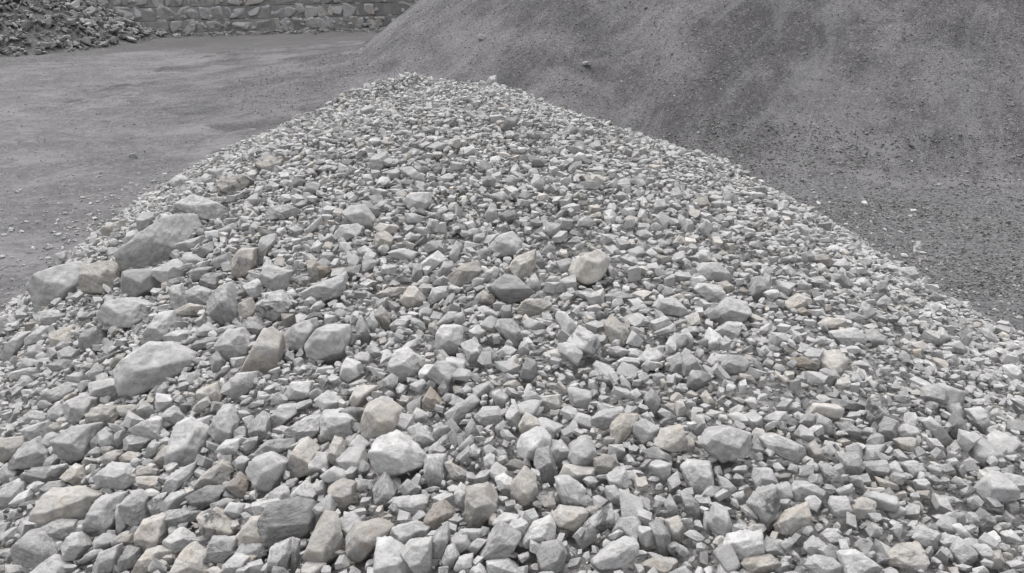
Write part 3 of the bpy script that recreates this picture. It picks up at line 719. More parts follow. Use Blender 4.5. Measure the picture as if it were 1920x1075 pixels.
5.3 tp 540,400 600,330 800,290 880,350 750,420 740,570 650,600 550,500|dull brownish-grey block uphill of the pale pointed slab|the brownish-grey block
6.5 gr 290,460 300,370 380,280 445,300 430,400 360,480
6 ga 430,230 600,220 610,270 500,350 450,330
6.2 tp 960,190 1100,80 1260,100 1240,200 1180,270 1100,260|stone with one pale side and one brownish mottled side, near the skyline
8 ga 930,540 960,430 1030,420 1020,490 960,580
5 ga 1500,430 1560,380 1660,400 1660,480 1560,530 1490,500
8 ga 850,270 920,240 980,260 960,340 890,370
6 tr 850,60 900,20 970,60 950,120 850,110
6 ga 520,100 620,60 760,60 760,120 640,130
7 ga 0,500 100,490 110,580 0,570
6.5 ga 100,560 250,380 260,460 130,580
7.5 gf 890,880 930,820 1010,830 960,960 880,950
7.5 ga 1240,520 1330,510 1370,570 1270,600
7 ga 1060,430 1120,360 1210,400 1150,450 1070,470
7 ga 1690,210 1740,180 1850,190 1800,270
#Q
6 ta 1160,440 1230,370 1430,310 1420,450 1380,500 1220,550|wedge stone at the pile's edge with a pale top and grey front
6 ga 1570,250 1690,240 1710,310 1650,470 1540,500
7 ga 1020,460 1060,450 1120,510 1090,560 1030,550
6.5 gr 1360,550 1490,440 1540,490 1500,570 1400,620
6.5 ga 610,710 740,670 770,800 640,820
6.5 gf 820,720 870,660 960,680 1000,760 820,800
'''

# ------------------------------------------------------------------ the setting: ground and the big gravel mound
def spaced(lo, hi, step, far, grow=1.35):
    a = list(np.arange(lo, hi + 1e-6, step)); s = step
    b = [hi]; t = [lo]
    while b[-1] < far: s *= grow; b.append(b[-1] + s)
    s = step
    while t[-1] > -far: s *= grow; t.append(t[-1] - s)
    return np.array(sorted(set(np.round(t[1:] + a + b[1:], 5))))
gx, gy = spaced(-20, 16, .16, 700), spaced(0, 40, .16, 700)
X, Y = np.meshgrid(gx, gy)
tag(mesh_obj('ground', np.stack([X, Y, ground_height(X, Y)], -1).reshape(-1, 3), grid_faces(len(gx), len(gy)), GROUND, smooth=True), kind='structure')

X, Y = np.meshgrid(np.arange(-9, 26, .1), np.arange(5.5, 38, .1))
Z = mound_height(X, Y) + .16 * noise2(X, Y, 1.6, 3, 31) + .05 * noise2(X, Y, 6, 3, 32)
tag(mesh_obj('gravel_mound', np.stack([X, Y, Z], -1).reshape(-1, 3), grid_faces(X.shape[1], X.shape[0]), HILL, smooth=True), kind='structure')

# ------------------------------------------------------------------ stone shapes
def plane_stone(dirs, normals, dists, p=26.0):
    """radius along unit directions of a rock cut by planes, edges slightly worn"""
    q = np.maximum(dirs @ normals.T, 1e-4) / dists
    return (q ** p).sum(1) ** (-1.0 / p)

def random_stone(level, r, p=24.0, nplanes=14, flat=(1, .8, .62), rough=.06):
    d, f = ico(level)
    ext = np.array(flat)
    u = d * ext; L = np.linalg.norm(u, axis=1, keepdims=True); du = u / L
    nr = r.normal(size=(nplanes, 3)); nr /= np.linalg.norm(nr, axis=1, keepdims=True)
    nr = np.vstack([nr, np.eye(3), -np.eye(3)])
    sup = np.sqrt(((nr * ext) ** 2).sum(1))
    ds = sup * np.r_[r.uniform(.62, .95, nplanes), r.uniform(.8, 1, 6)]
    rad = plane_stone(du, nr, ds, p)
    v = du * rad[:, None]
    v = v * (1 + rough * fbm(v * 3.1 + r.uniform(0, 40, 3), 3, 7)[:, None] * 2)
    return v, f

def block_stone(level, r, flat):
    """a larger broken block: six tilted faces, a few cut corners, rough surface"""
    d, f = ico(level)
    ext = np.array(flat); u = d * ext; u /= np.linalg.norm(u, axis=1, keepdims=True)
    nr = np.vstack([np.eye(3), -np.eye(3), r.normal(size=(5, 3))]); nr[:6] += r.normal(0, .28, (6, 3))
    nr /= np.linalg.norm(nr, axis=1, keepdims=True)
    ds = np.sqrt(((nr * ext) ** 2).sum(1)) * np.r_[r.uniform(.6, .85, 6), r.uniform(.7, .95, 5)]
    v = u * plane_stone(u, nr, ds, 80.0)[:, None] * 1.2
    return v * (1 + .10 * fbm(v * 5.2 + r.uniform(0, 40, 3), 4, 7)[:, None]), f

def shard(r, n, flat):
    """a crushed stone: the hull of a few random points"""
    bm = bmesh.new()
    if r.random() < .65:                                   # split along the layering: a skewed block with knocked-off corners
        p = np.array([(x, y, z) for x in (-1, 1) for y in (-1, 1) for z in (-1, 1)], float) * .66
        p = p * r.uniform(.62, 1.12, (8, 3)); p[:, 0] += p[:, 1] * r.uniform(-.5, .5)
        p = np.vstack([p, r.normal(size=(n // 3, 3)) * .5])
    else:
        p = r.normal(size=(n, 3)); p /= np.linalg.norm(p, axis=1, keepdims=True); p *= r.uniform(.8, 1.08, (n, 1))
    p = p * np.array(flat)
    for q in p: bm.verts.new(q)
    g = bmesh.ops.convex_hull(bm, input=bm.verts)
    bmesh.ops.delete(bm, geom=list({e for e in g['geom_interior'] if isinstance(e, bmesh.types.BMVert)}), context='VERTS')
    bm.verts.index_update(); bm.verts.ensure_lookup_table()
    v = np.array([x.co[:] for x in bm.verts]); f = np.array([[x.index for x in y.verts] for y in bm.faces])
    bm.free()
    return v, f

def hull(pts):
    pts = sorted(map(tuple, pts))
    def half(ps):
        h = []
        for q in ps:
            while len(h) > 1 and (h[-1][0] - h[-2][0]) * (q[1] - h[-2][1]) - (h[-1][1] - h[-2][1]) * (q[0] - h[-2][0]) <= 0: h.pop()
            h.append(q)
        return h[:-1]
    return np.array(half(pts) + half(pts[::-1]))

def area_centroid(q):
    x, y = q[:, 0], q[:, 1]; x2, y2 = np.roll(x, -1), np.roll(y, -1); c = x * y2 - x2 * y
    a = c.sum() / 2
    return abs(a), np.array([((x + x2) * c).sum(), ((y + y2) * c).sum()]) / (6 * a)

TILES = {'A': (0, 358, 1 / 3), 'B': (640, 358, 1 / 3), 'C': (1280, 358, 1 / 3), 'D': (0, 716, .33403), 'E': (640, 716, .33403), 'G': (1280, 716, .33403),
         'T': (640, 0, 1 / 3), 'L': (0, 0, 1 / 3), 'P': (320, 280, 1 / 5.972), 'Q': (0, 360, 1 / 5.972)}
HERO = []
tile = None
for line in STONES.strip().splitlines():
    if line.startswith('#'):
        tile = TILES[line[1:].strip()]; continue
    fld = line.split('|'); tk = fld[0].split()
    pts = np.array([[float(a) for a in t.split(',')] for t in tk[2:]]) * tile[2] + tile[:2]
    q = hull(pts); area, c = area_centroid(q)
    HERO.append(dict(tone=6.4 + (float(tk[0]) - 6.4) * .85, tint=tk[1][0], kind=tk[1][1], rust='o' in tk[1][2:], poly=q, area=area, c=c,
                     label=fld[1] if len(fld) > 1 else None, mark=fld[2] if len(fld) > 2 else None))
HERO.sort(key=lambda h: -h['area'])

def hero_mesh(h, seed):
    r = np.random.default_rng(1000 + seed)
    P, t = on_pile(*h['c'])
    mpp = t / FPX                                        # metres per pixel there
    q = (h['poly'] - h['c']) * [mpp, -mpp]               # outline in metres, y up
    q = q[::-1]
    lo, hi = q.min(0), q.max(0)
    _, _, V = np.linalg.svd(q - q.mean(0), full_matrices=False)
    e = (q @ V.T); wid = (e.max(0) - e.min(0))
    hd = .5 * min(wid) * (1.1 if h['kind'] == 'r' else 1.0)      # half depth, away from the viewer
    a, b = q, np.roll(q, -1, 0); ed = b - a
    nrm = np.stack([ed[:, 1], -ed[:, 0]], -1); nrm /= np.linalg.norm(nrm, axis=1, keepdims=True)
    dd = (nrm * a).sum(1)
    if (dd < 0).mean() > .5: nrm, dd = -nrm, -dd
    tilt = r.uniform(-.05, .28, len(nrm))
    NN = np.column_stack([nrm, tilt]); ln = np.linalg.norm(NN, axis=1); NN /= ln[:, None]; DD = np.maximum(dd, .12 * min(wid)) / ln
    front = [((r.uniform(-.35, .35), r.uniform(.6, 1.3), 1), r.uniform(.62, .85)), ((r.uniform(-.5, .5), r.uniform(-.8, -.15), 1), r.uniform(.6, .85)),
             ((r.choice([-1, 1]) * r.uniform(.5, 1.2), r.uniform(-.3, .6), 1), r.uniform(.62, .9)), ((0, 0, 1), 1.0),
             ((0, 0, -1), 1.1), ((.5, -.3, -1), 1.1), ((-.5, -.3, -1), 1.1)]
    FN = np.array([x[0] for x in front], float); FD = np.array([x[1] for x in front])
    if h['kind'] == 'r':
        FN = np.vstack([FN, r.normal(size=(4, 3)) + [0, 0, .9]]); FD = np.r_[FD, r.uniform(.78, 1.0, 4)]
    FN /= np.linalg.norm(FN, axis=1, keepdims=True)
    sup = np.sqrt((FN[:, 0] * (hi[0] - lo[0]) / 2) ** 2 + (FN[:, 1] * (hi[1] - lo[1]) / 2) ** 2 + (FN[:, 2] * hd) ** 2)
    NN = np.vstack([NN, FN]); DD = np.r_[DD, FD * sup]
    px = math.sqrt(h['area'])
    level = 5 if px > 26 else 4
    d, f = ico(level)
    u = d * [max(hi[0], -lo[0]), max(hi[1], -lo[1]), hd]; u /= np.linalg.norm(u, axis=1, keepdims=True)
    rad = plane_stone(u, NN, DD, 38.0 if h['kind'] == 'r' else 95.0)
    v = u * rad[:, None] * (1.09 if h['area'] > 2200 else 1.14)
    s = math.sqrt(wid[0] * wid[1])
    off = r.uniform(0, 60, 3)
    k = 1 / s
    nn = np.linalg.norm(v, axis=1, keepdims=True)
    amp = {'r': .06, 'a': .10, 'f': .09, 'p': .11}[h['kind']]
    disp = amp * s * (.45 * fbm(v * k * 2.2 + off, 2, 3) + 1.0 * fbm(v * k * 7.5 + off, 4, 4)) - .03 * s * np.abs(fbm(v * k * 1.7 + off + 9, 3, 8)) * 2
    # foliation direction: along the long side of the outline, dipping
    lay = np.array([V[1, 0], V[1, 1], r.uniform(.1, .7)]); lay /= np.linalg.norm(lay)
    fol = {'r': .1, 'a': .28, 'f': 1.0, 'p': .55}[h['kind']]
    if h['kind'] in 'fp':
        zl = (v @ lay) / (wid[1] * .15) + 1.5 * fbm(v * k * 1.5 + off, 2, 5)
        saw = zl - np.floor(zl)
        disp += .022 * wid[1] * (np.minimum(saw * 1.0, (1 - saw) * 4) - .4)
    v = v * (1 + disp[:, None] / np.maximum(nn, 1e-4))
    ax = np.cross(lay, [0, 0, 1.0]); ax /= max(np.linalg.norm(ax), 1e-6); ay = np.cross(lay, ax)
    lc = v @ np.stack([ax, ay, lay], 1) + off
    R = np.stack([E1, E2, E3])
    vw = v @ R
    dr = (EYE - P) / np.linalg.norm(EYE - P)
    st = np.linspace(0, 5 * hd, 60); cand = P + st[:, None] * dr
    up = cand[:, 2] - pile_height(cand[:, 0], cand[:, 1])
    ok = np.nonzero(up >= .58 * hd)[0]
    center = cand[ok[0]] if len(ok) else cand[int(np.argmax(up))]
    vw = vw * (project(center)[2] / t)                     # keep its true size where it finally lies
    return vw, f, center, lc, fol, level

# ------------------------------------------------------------------ labels: each says which stone it is
def describe(h, arange):
    a = h['area']
    size = 'sizeable' if a > arange[1] else ('mid-sized' if a > arange[0] else 'small')
    t = 6.4 + (h['tone'] - 6.4) / .85 + 1e-6
    tone = 'dark grey' if t < 3.9 else 'mid-grey' if t <= 5.21 else 'light grey' if t <= 6.21 else 'pale grey' if t < 7.3 else 'pale' if t < 8.5 else 'whitish'
    if h['tint'] == 't': tone = {'dark grey': 'dark tan', 'mid-grey': 'dull tan', 'light grey': 'tan-grey', 'pale grey': 'tan-tinged', 'pale': 'pale tan', 'whitish': 'cream'}[tone]
    if h['tint'] == 'b': tone = 'brown'
    q = h['poly'] - h['c']; _, s, V = np.linalg.svd(q, full_matrices=False); e = q @ V.T; w = e.max(0) - e.min(0)
    asp = w[0] / w[1]; steep = abs(V[0, 1]) > .8
    if h['kind'] == 'r': shp = 'rounded stone' if asp < 1.7 else 'long rounded stone'
    elif h['kind'] == 'f': shp = 'ribbed stone' if asp < 1.8 else 'ribbed sliver' if asp > 2.8 else 'long ribbed stone'
    elif h['kind'] == 'p': shp = 'blotched stone'
    elif asp > 2.5: shp = 'narrow stone'
    elif asp > 1.75: shp = 'upright elongated stone' if steep else 'elongated stone'
    elif len(h['poly']) <= 4: shp = 'wedge-shaped stone' if len(h['poly']) == 3 else 'four-sided stone'
    else: shp = 'blocky stone' if asp < 1.3 else 'angular stone'
    return f'{size} {tone} {shp}'

def sector(d):
    an = math.degrees(math.atan2(-d[1], d[0])) % 360
    return int(((an + 22.5) % 360) // 45)
SECT = ['to the right of', 'up and right of', 'directly uphill of', 'up and left of', 'to the left of', 'down and left of', 'directly downhill of', 'down and right of']

def write_labels(hs):
    ar = sorted(h['area'] for h in hs); arange = (ar[len(ar) // 3], ar[2 * len(ar) // 3])
    for h in hs: h['desc'] = describe(h, arange)
    marks = [h for h in hs if h['mark']]
    used = {h['label'] for h in hs if h['label']}
    for h in hs:
        if h['label']: continue
        near = sorted(marks, key=lambda m: np.hypot(*(m['c'] - h['c'])))
        got = None
        for m in near[:3]:
            d = h['c'] - m['c']; D = np.hypot(*d); sc = sector(d)
            rivals = [g for g in hs if g is not h and g['desc'] == h['desc'] and np.hypot(*(g['c'] - m['c'])) < 1.9 * D + 60]
            touching = D < .62 * (math.sqrt(h['area']) + math.sqrt(m['area']))
            if touching and not rivals: got = f"{h['desc']} touching {m['mark']}"
            elif not rivals and D < 130: got = f"{h['desc']} {SECT[sc].replace('directly', 'just')} {m['mark']}"
            elif not [g for g in rivals if sector(g['c'] - m['c']) == sc or abs(((sector(g['c'] - m['c']) - sc + 4) % 8) - 4) < 1]:
                got = f"{h['desc']} {SECT[sc]} {m['mark']}"
            if got and got not in used: break
            got = None
        if not got:
            best = None
            for i, m in enumerate(near[:6]):
                for k in near[i + 1:7]:
                    ab = k['c'] - m['c']; t = np.dot(h['c'] - m['c'], ab) / np.dot(ab, ab)
                    off = np.hypot(*(m['c'] + ab * t - h['c']))
                    s = f"{h['desc']} between {m['mark']} and {k['mark']}"
                    if .15 < t < .85 and s not in used and len(s.split()) <= 16:
                        riv = [g for g in hs if g is not h and g['desc'] == h['desc'] and np.hypot(*(m['c'] + ab * (np.dot(g['c'] - m['c'], ab) / np.dot(ab, ab)) - g['c'])) < 1.6 * off + 40
                               and 0 < np.dot(g['c'] - m['c'], ab) / np.dot(ab, ab) < 1]
                        sc2 = off + 400 * len(riv)
                        if best is None or sc2 < best[0]: best = (sc2, s)
            if best and best[0] < 260: got = best[1]
        if not got:
            for m in near[:6]:
                sc = sector(h['c'] - m['c'])
                same = sorted([g for g in hs if g['desc'] == h['desc'] and sector(g['c'] - m['c']) == sc], key=lambda g: np.hypot(*(g['c'] - m['c'])))
                k = [i for i, g in enumerate(same) if g is h][0]
                s = f"{('', 'second ', 'third ', 'fourth ', 'fifth ', 'sixth ')[min(k, 5)]}{h['desc']} {SECT[sc]} {m['mark']}"
                if k < 6 and s not in used and len(s.split()) <= 16: got = s; break
        h['label'] = got or f"{h['desc']} {SECT[sector(h['c'] - near[0]['c'])]} {near[0]['mark']}"
        used.add(h['label'])

SINGLE = HERO[:300]
write_labels(SINGLE)

# ------------------------------------------------------------------ the pile: 300 single stones
CH = []                                                  # chunks of the loose rubble mesh: (verts, faces, smooth, tone, misc, lc)
G_PILE = 'stones lying on the rubble pile'
for i, h in enumerate(HERO):
    v, f, c, lc, fol, level = hero_mesh(h, i)
    h['at'] = c
    at = stone_attrs(len(v), h['tone'], h['tint'], lc, fol, {'p': 1.0, 'f': .25}.get(h['kind'], .12 if h['tone'] < 7 else 0), 1.0 if h['rust'] else .25 * (h['tint'] == 'b'))
    if i < 300:
        o = mesh_obj('stone', v, f, STONE, smooth=True, attrs=at, loc=tuple(c))
        tag(o, h['label'], 'stone', G_PILE)
    else:
        CH.append((v + c, f, np.ones(len(f), bool), at['tone'], at['misc'], lc))

# ------------------------------------------------------------------ the pile: everything smaller as one loose mass
RX0, RX1, RY0, RY1, CELL = -5.3, 4.5, .6, 12.0, .005
NXR, NYR = int((RX1 - RX0) / CELL), int((RY1 - RY0) / CELL)
def inside(q, u, v):
    r = np.ones(u.shape, bool)
    a, b = q, np.roll(q, -1, 0)
    for (ax, ay), (bx, by) in zip(a, b): r &= (bx - ax) * (v - ay) - (by - ay) * (u - ax) >= 0
    return r
def stamp_heroes(occ, k):
    for h in HERO:
        P, t = on_pile(*h['c'])
        R_ = 1.2 * math.sqrt(h['area']) * t / FPX + .05
        x0, x1 = int((P[0] - R_ - RX0) / CELL), int((P[0] + R_ - RX0) / CELL)
        y0, y1 = int((P[1] - 1.6 * R_ - RY0) / CELL), int((P[1] + 1.6 * R_ - RY0) / CELL)
        x0, y0, x1, y1 = max(x0, 0), max(y0, 0), min(x1, NXR), min(y1, NYR)
        if x1 <= x0 or y1 <= y0: continue
        X, Y = np.meshgrid(RX0 + (np.arange(x0, x1) + .5) * CELL, RY0 + (np.arange(y0, y1) + .5) * CELL)
        uu, vv, dp = project(np.stack([X, Y, pile_height(X, Y) + .015], -1))
        q = h['c'] + (h['poly'] - h['c']) * k
        occ[y0:y1, x0:x1] |= inside(q, uu, vv).astype(np.uint8)

_disc = {}
def disc(r):
    if r not in _disc:
        a = np.arange(-r, r + 1); _disc[r] = (a[:, None] ** 2 + a[None] ** 2 <= (r + .3) ** 2).astype(np.uint8)
    return _disc[r]

def coarse(x, y):
    return np.clip(np.clip((11.5 - y) / 6, .5, 1) - np.clip(x - .6, 0, 2) * (.12 + .025 * y) + np.clip(-x - .6, 0, 1.5) * .3, .3, 1)

def layer(tiers, hero_k, bulk=1.0):
    """drop stones tier by tier, largest first, each only where little of its disc is taken"""
    occ = np.zeros((NYR, NXR), np.uint8); out = []
    stamp_heroes(occ, hero_k)
    for lo, hi, n, lim in tiers:
        x = rng.uniform(RX0 + .12, RX1 - .12, n); y = rng.uniform(RY0 + .12, RY1 - .12, n)
        if hi < .03: y = RY0 + .12 + (RY1 - RY0 - .24) * rng.random(n) ** (1.2 if hi > .015 else 2.2)
        w = coarse(x, y); z = pile_height(x, y)
        d = np.exp(rng.uniform(math.log(lo), math.log(hi), n))
        clump = noise2(x, y, 1.3, 3, 41)
        keep = (z > -.05) & (rng.random(n) < np.where(d > .035, np.clip(w + clump * 1.3, .03, 1) * bulk, 1)) & ((d < .062) | (rng.random(n) < w * w))
        keep &= d * 1.12 * FPX / np.sqrt(x * x + y * y + (CAM_H - z) ** 2) < 52      # anything that would show larger is one of the single stones
        idx = np.nonzero(keep)[0]; idx = idx[np.argsort(-d[idx])]
        for i in idx:
            r = max(1, int(round(.43 * d[i] / CELL))); cx = int((x[i] - RX0) / CELL); cy = int((y[i] - RY0) / CELL)
            s = occ[cy - r:cy + r + 1, cx - r:cx + r + 1]; D = disc(r)
            if (s * D).sum() > lim * D.sum(): continue
            s |= D
            out.append((x[i], y[i], z[i], d[i], w[i]))
    return np.array(out)
top = layer([(.055, .10, 24000, .27), (.042, .055, 60000, .35), (.030, .042, 110000, .36), (.02, .03, 120000, .38), (.012, .02, 120000, .38)], .98)
low = layer([(.04, .08, 20000, .3), (.022, .04, 80000, .32), (.012, .022, 140000, .34), (.008, .012, 60000, .4)], .45)
top[:, 2] += top[:, 3] * rng.uniform(-.1, .48, len(top)) + np.where(top[:, 3] < .022, -.006, 0)
low[:, 2] -= .038 * np.clip((8.5 - low[:, 1]) / 4, .35, 1) + .2 * low[:, 3]
placed = np.vstack([top, low])
print('loose stones', len(top), len(low))

def rand_rot(n, r, tilt):
    """rotations: any yaw, then a lean of about tilt radians"""
    yaw = r.uniform(0, 2 * np.pi, n); ta = r.uniform(0, 2 * np.pi, n); th = np.abs(r.normal(0, tilt, n))
    c, s = np.cos(yaw), np.sin(yaw); Z0 = np.zeros(n); O = np.ones(n)
    Rz = np.stack([np.stack([c, -s, Z0], -1), np.stack([s, c, Z0], -1), np.stack([Z0, Z0, O], -1)], 1)
    kx, ky = np.cos(ta), np.sin(ta); C, S_ = np.cos(th), np.sin(th); V = 1 - C
    Rt = np.stack([np.stack([C + kx * kx * V, kx * ky * V, ky * S_], -1), np.stack([kx * ky * V, C + ky * ky * V, -kx * S_], -1), np.stack([-ky * S_, kx * S_, C], -1)], 1)
    return Rt @ Rz

def scatter(pos, size, tone, tint, level, r, tilt=.45, ntemp=28, smooth=None, thin=1.0):
    """stones of one detail level as a chunk of mesh; pos (n,3), size = longest side"""
    n = len(pos)
    if not n: return
    tp = []
    for k in range(ntemp):
        fl = (1, r.uniform(.55, .95), r.uniform(.38, .75)) if level == 4 else (1, r.uniform(.4, .95), r.uniform(.3, .8) * thin)
        tp.append(block_stone(level, r, fl) if level > 1 else shard(r, 26 if level else 11, fl))
    which = r.integers(0, ntemp, n); R = rand_rot(n, r, tilt)
    rgbs = np.array([(1.0, .99, .985), (1.02, .985, .945), (1.03, .965, .90)]); sts = np.array([.14, .55, .7])
    al = albedo(tone)
    for k in range(ntemp):
        ix = np.nonzero(which == k)[0]
        if not len(ix): continue
        tv, tf = tp[k]; nv = len(tv)
        lcv = tv[None] * (size[ix] * .5)[:, None, None]
        v = np.einsum('nij,nvj->nvi', R[ix], lcv) + pos[ix][:, None]
        f = (tf[None] + (np.arange(len(ix)) * nv)[:, None, None]).reshape(-1, 3)
        tn = np.c_[rgbs[tint[ix]] * al[ix][:, None], np.ones(len(ix))]
        fo = r.choice([.1, .3, .9], len(ix), p=[.3, .4, .3])
        ms = np.c_[sts[tint[ix]], np.where(r.random(len(ix)) < .08, .8, .08), .15 * (tint[ix] == 2), fo]
        CH.append((v.reshape(-1, 3), f, np.full(len(f), level >= 3 if smooth is None else smooth), np.repeat(tn, nv, 0), np.repeat(ms, nv, 0),
                   (lcv + r.uniform(0, 60, (len(ix), 1, 3))).reshape(-1, 3)))

def flush(name, mat, **kw):
    off = 0; V_, F_, S_, T_, M_, L_ = [], [], [], [], [], []
    for v, f, s, t, m, l in CH:
        V_.append(v); F_.append(f + off); S_.append(s); T_.append(t); M_.append(m); L_.append(l); off += len(v)
    CH.clear()
    cat = np.concatenate
    print(name, 'verts', off)
    return mesh_obj(name, cat(V_), cat(F_), mat, smooth=cat(S_), attrs={'tone': cat(T_), 'misc': cat(M_), 'lc': cat(L_)}, **kw)

px_, py_, pz_, pd_, pw_ = placed.T
dist = np.sqrt(px_ ** 2 + py_ ** 2 + (CAM_H - pz_) ** 2)
psz = pd_ / dist * FPX
pos = np.c_[px_, py_, pz_]
tone = rng.normal(6.4 + .5 * (1 - pw_), .65)
tone = np.where(rng.random(len(tone)) < .05, rng.uniform(2.8, 4.6, len(tone)), tone)
tint = rng.choice([0, 1, 2], len(tone), p=[.92, .075, .005])
for lv, lo, hi in ((4, 44, 1e9), (1, 9, 44), (0, 0, 9)):
    m = (psz >= lo) & (psz < hi)
    print('level', lv, m.sum())
    scatter(pos[m], pd_[m] * 1.12, tone[m], tint[m], lv, rng, tilt=.30 if lv == 4 else .45)
# the bed of dust and chips below them, part of the same mass
bx, by = np.arange(-7, 7.01, .05), np.arange(-5, 13.01, .05)
X, Y = np.meshgrid(bx, by)
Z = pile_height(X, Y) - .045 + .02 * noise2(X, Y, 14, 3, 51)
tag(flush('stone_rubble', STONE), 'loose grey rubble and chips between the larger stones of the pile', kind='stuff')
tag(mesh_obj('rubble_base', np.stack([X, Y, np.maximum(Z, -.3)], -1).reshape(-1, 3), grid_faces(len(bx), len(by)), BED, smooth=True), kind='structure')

# ------------------------------------------------------------------ lone stones on the yard and on the mound
def lone(u, v, wpx, tone, label, seed, mound=False):
    r = np.random.default_rng(seed)
    rr = ray(u, v)
    if mound:
        tt = np.linspace(8, 40, 3000); p = EYE + tt[:, None] * rr
        i = int(np.argmax(p[:, 2] < mound_height(p[:, 0], p[:, 1]))); P, t = p[i], tt[i]
    else:
        P = on_ground(u, v); t = np.linalg.norm(P - EYE)
    s = wpx * t / FPX
    tv, tf = block_stone(4, r, (1, .8, .62))
    vv = tv * s * .55
    o = mesh_obj('stone', vv, tf, STONE, smooth=True, attrs=stone_attrs(len(vv), tone, 'g', vv + r.uniform(0, 50, 3)), loc=(P[0], P[1], P[2] + s * .16))
    tag(o, label, 'stone')
lone(905, 74, 15, 5.8, 'lone light grey stone stuck high on the face of the dark gravel mound', 3, True)
lone(1101, 121, 12, 5.6, 'lone grey stone on the dark gravel mound, lower than the other one', 4, True)
lone(493, 141, 13, 4.6, 'lone grey stone at the foot of the gravel mound by the open yard', 5)
lone(250, 294, 13, 4.2, 'flat lone stone out on the open yard beyond the pile edge', 6)
lone(1512, 316, 8, 7, 'small white stone at the foot of the dark gravel mound', 7)
lone(1620, 384, 11, 7.5, 'pale stone on the dark ground beyond the right shoulder of the pile', 8)

# loose gravel on the yard, the mound's foot and its face
def gravel_spots(n, r, mound):
    if mound:
        x = r.uniform(-6, 15, n); y = 8.5 + 15 * r.random(n) ** 1.5
    else:
        x = r.uniform(-15, 11, n); y = 4 + 24 * r.random(n) ** 1.4
    zm = mound_height(x, y); zg = ground_height(x, y); zp = pile_height(x, y)
    dens = .5 + 1.6 * noise2(x, y, .5, 4, 81) + 1.2 * noise2(x, y, 2.4, 2, 82)
    ok = (zp < .0) & ((zm > .05) == mound) & (r.random(n) < np.clip(dens + .25, .1, 1))
    if mound: z = zm + .16 * noise2(x, y, 1.6, 3, 31) + .05 * noise2(x, y, 6, 3, 32)
    else: z = zg
    return np.c_[x, y, z][ok]
gs = gravel_spots(210000, rng, True)
sz = np.exp(rng.normal(math.log(.021), .38, len(gs)))
scatter(gs, sz, rng.normal(3.2, 1.0, len(gs)) + 2.0 * (rng.random(len(gs)) < .05), rng.choice([0, 1, 2], len(gs), p=[.93, .06, .01]), 0, rng, ntemp=20)
gs = gravel_spots(90000, rng, False)
sz = np.exp(rng.normal(math.log(.020), .42, len(gs)))
right = np.clip((gs[:, 0] - 1) / 2, 0, 1)
scatter(gs, sz, rng.normal(3.6 - 1.0 * right, 1.1) + 2.4 * (rng.random(len(gs)) < .06), rng.choice([0, 1, 2], len(gs), p=[.93, .06, .01]), 0, rng, ntemp=20)
for nn, ext, md, tn_ in ((60000, (0, 10, 6.5, 13.5), .024, 2.6), (30000, (1, 9, 3.5, 10.5), .022, 3.0)):       # coarse run-out at the mound's foot
    x = rng.uniform(ext[0], ext[1], nn); y = rng.uniform(ext[2], ext[3], nn)
    zm, zg = mound_height(x, y) + .16 * noise2(x, y, 1.6, 3, 31) + .05 * noise2(x, y, 6, 3, 32), ground_height(x, y)
    m = (pile_height(x, y) < 0) & (zm < .45) & (rng.random(nn) < np.clip(.55 + 1.5 * noise2(x, y, .9, 4, 83), .08, 1))
    scatter(np.c_[x, y, np.maximum(zm, zg) + .003][m], np.exp(rng.normal(math.log(md), .42, m.sum())), rng.normal(tn_, 1.0, m.sum()) + 2.4 * (rng.random(m.sum()) < .05),
            rng.choice([0, 1, 2], m.sum(), p=[.93, .06, .01]), 0, rng, ntemp=20)
# spilled stones round the foot of the pile
n = 45000
x = rng.uniform(-6.5, 6.5, n); y = rng.uniform(1, 12, n); zp = pile_height(x, y)
m = (zp < .05) & (zp > -1.6) & (rng.random(n) < np.exp(np.minimum(zp, 0) * 2.2) * np.clip(.6 + 2.4 * noise2(x, y, 1.1, 3, 91), .08, 1))
scatter(np.c_[x, y, ground_height(x, y) + .006][m], np.exp(rng.normal(math.log(.032), .5, m.sum())), rng.normal(6.3, .9, m.sum()), rng.choice([0, 1], m.sum(), p=[.9, .1]), 1, rng, ntemp=12)
tag(flush('gravel', STONE), 'loose gravel specks strewn over the yard and mound', kind='stuff')

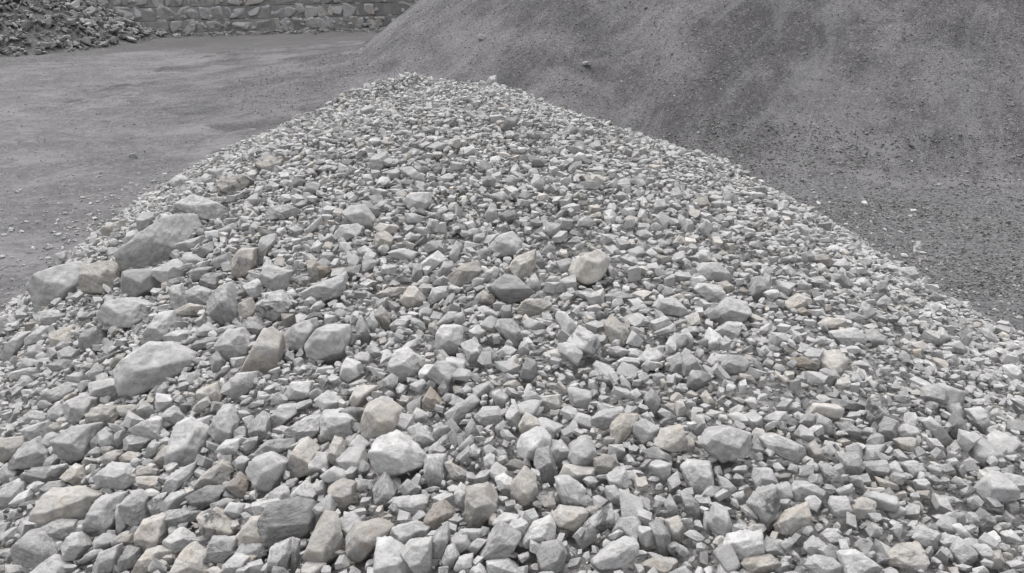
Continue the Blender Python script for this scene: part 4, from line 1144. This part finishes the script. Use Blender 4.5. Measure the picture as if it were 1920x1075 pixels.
# ------------------------------------------------------------------ the stepped stone wall behind the yard
A, B_ = on_ground(300, 64)[:2], on_ground(700, 52)[:2]
dirw = (B_ - A) / np.linalg.norm(B_ - A); nrmw = np.array([dirw[1], -dirw[0]])          # towards the camera
if nrmw[1] > 0: nrmw = -nrmw
A0 = A - dirw * 13; LEN = 34.0
wall = bpy.data.objects.new('stone_wall', None); wall.location = (A0[0], A0[1], 0); col.objects.link(wall)
tag(wall, 'long stepped dry-stone retaining wall of rough grey blocks behind the yard', 'wall', kind='thing')
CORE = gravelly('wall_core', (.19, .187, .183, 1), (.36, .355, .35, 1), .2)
r = np.random.default_rng(77)
CRS = .45
for k in range(7):
    back = -.13 * k; zb = CRS * k
    xs = 0.0; chunk = []
    P_, S_, T_ = [], [], []
    while xs < LEN:
        wd = r.uniform(.22, .62); hgt = CRS * r.uniform(.86, 1.02)
        tv, tf = block_stone(4, r, (1, .8, 1)); tv = tv / np.abs(tv).max(0)
        sh = r.uniform(-.45, .45)
        v = tv * [wd * .66, .24, hgt * .62]
        v[:, 0] += sh * v[:, 2]
        v += [xs + wd / 2, 0, zb + CRS / 2 + r.uniform(-.02, .02)]
        chunk.append((v, tf, r.normal(6.1, .4), 't' if r.random() < .3 else 'g'))
        xs += wd * r.uniform(.92, 1.06)
    for j in range(130):                                 # chink stones
        tv, tf = random_stone(3, r, 22, 10, (1, .8, .8), .06)
        v = tv * r.uniform(.05, .11) + [r.uniform(0, LEN), .14, zb + r.uniform(.08, CRS - .06)]
        chunk.append((v, tf, r.normal(6.5, .8), 'g'))
    off = 0
    for v, tf, tn, ti in chunk:
        lc = v + r.uniform(0, 40, 3)
        v2 = np.c_[v[:, 0] * dirw[0] + (v[:, 1] + back) * nrmw[0], v[:, 0] * dirw[1] + (v[:, 1] + back) * nrmw[1], v[:, 2]]
        at = stone_attrs(len(v), tn, ti, lc * .35, .4)
        CH.append((v2, tf, np.ones(len(tf), bool), at['tone'], at['misc'], at['lc']))
    flush('stone_course', STONE, parent=wall)
def wall_box(u0, u1, n0, n1, z0, z1):
    c = [(u, n, z) for z in (z0, z1) for n in (n0, n1) for u in (u0, u1)]
    c = np.array([(u * dirw[0] + n * nrmw[0], u * dirw[1] + n * nrmw[1], z) for u, n, z in c])
    return c, np.array([(0, 1, 3, 2), (4, 6, 7, 5), (0, 4, 5, 1), (2, 3, 7, 6), (0, 2, 6, 4), (1, 5, 7, 3)])
V_, F_ = [], []
for k in range(7):
    c, f = wall_box(-.1, LEN + .1, -2.2 + .003 * k, .12 - .13 * k, CRS * k - (.3 if k == 0 else 0), CRS * (k + 1) - .015)
    V_.append(c); F_.append(f + 8 * k)
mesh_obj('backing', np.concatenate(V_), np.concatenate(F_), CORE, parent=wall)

# ------------------------------------------------------------------ the dark rubble heap before the wall
HX, HY, HR, HS = -21.6, 31.0, 8.9, .58
def heap_height(x, y):
    d = np.hypot((x - HX) * .92, y - HY) + 1.1 * noise2(x, y, .35, 3, 61)
    z = HS * (HR - np.sqrt(d * d + 1.5)) + .3 * noise2(x, y, .9, 3, 62)
    return .2 * np.logaddexp(0, z / .2) - .06
X, Y = np.meshgrid(np.arange(HX - 11, HX + 11, .2), np.arange(HY - 11, HY + 9, .2))
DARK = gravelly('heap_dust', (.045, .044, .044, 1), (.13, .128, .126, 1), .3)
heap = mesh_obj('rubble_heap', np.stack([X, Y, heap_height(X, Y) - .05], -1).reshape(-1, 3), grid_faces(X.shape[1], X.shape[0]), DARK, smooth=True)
tag(heap, 'heap of dark broken slate and rubble in front of the stone wall', 'rubble heap')
n = 16000
x = rng.uniform(HX - 10, HX + 11, n); y = rng.uniform(HY - 11, HY + 4, n); z = heap_height(x, y); m = (z > .05) & (rng.random(n) < np.clip(z * 6, .25, 1))
x, y, z = x[m], y[m], z[m]
sz = np.exp(rng.normal(math.log(.17), .45, len(x)))
tn = np.where(rng.random(len(x)) < .16, rng.normal(5.4, .7, len(x)), rng.normal(3.2, .7, len(x)))
scatter(np.c_[x, y, z + sz * .08], sz, tn, rng.choice([0, 1], len(x), p=[.9, .1]), 1, rng, tilt=.65, ntemp=16, thin=.75)
# dark crumbs along the foot of the wall
n = 2600; t = rng.uniform(8, 27, n); q = .35 + np.abs(rng.normal(0, .55, n))
p2 = A0 + t[:, None] * dirw + q[:, None] * nrmw
tag(flush('slate_rubble', STONE), 'dark slate rubble covering the far heap', kind='stuff')
scatter(np.c_[p2, ground_height(p2[:, 0], p2[:, 1]) + .01], np.exp(rng.normal(math.log(.10), .5, n)), rng.normal(3.0, .9, n), rng.choice([0, 1], n, p=[.9, .1]), 1, rng, ntemp=10)
tag(flush('dark_debris', STONE), 'dark crumbled debris along the foot of the stone wall', kind='stuff')
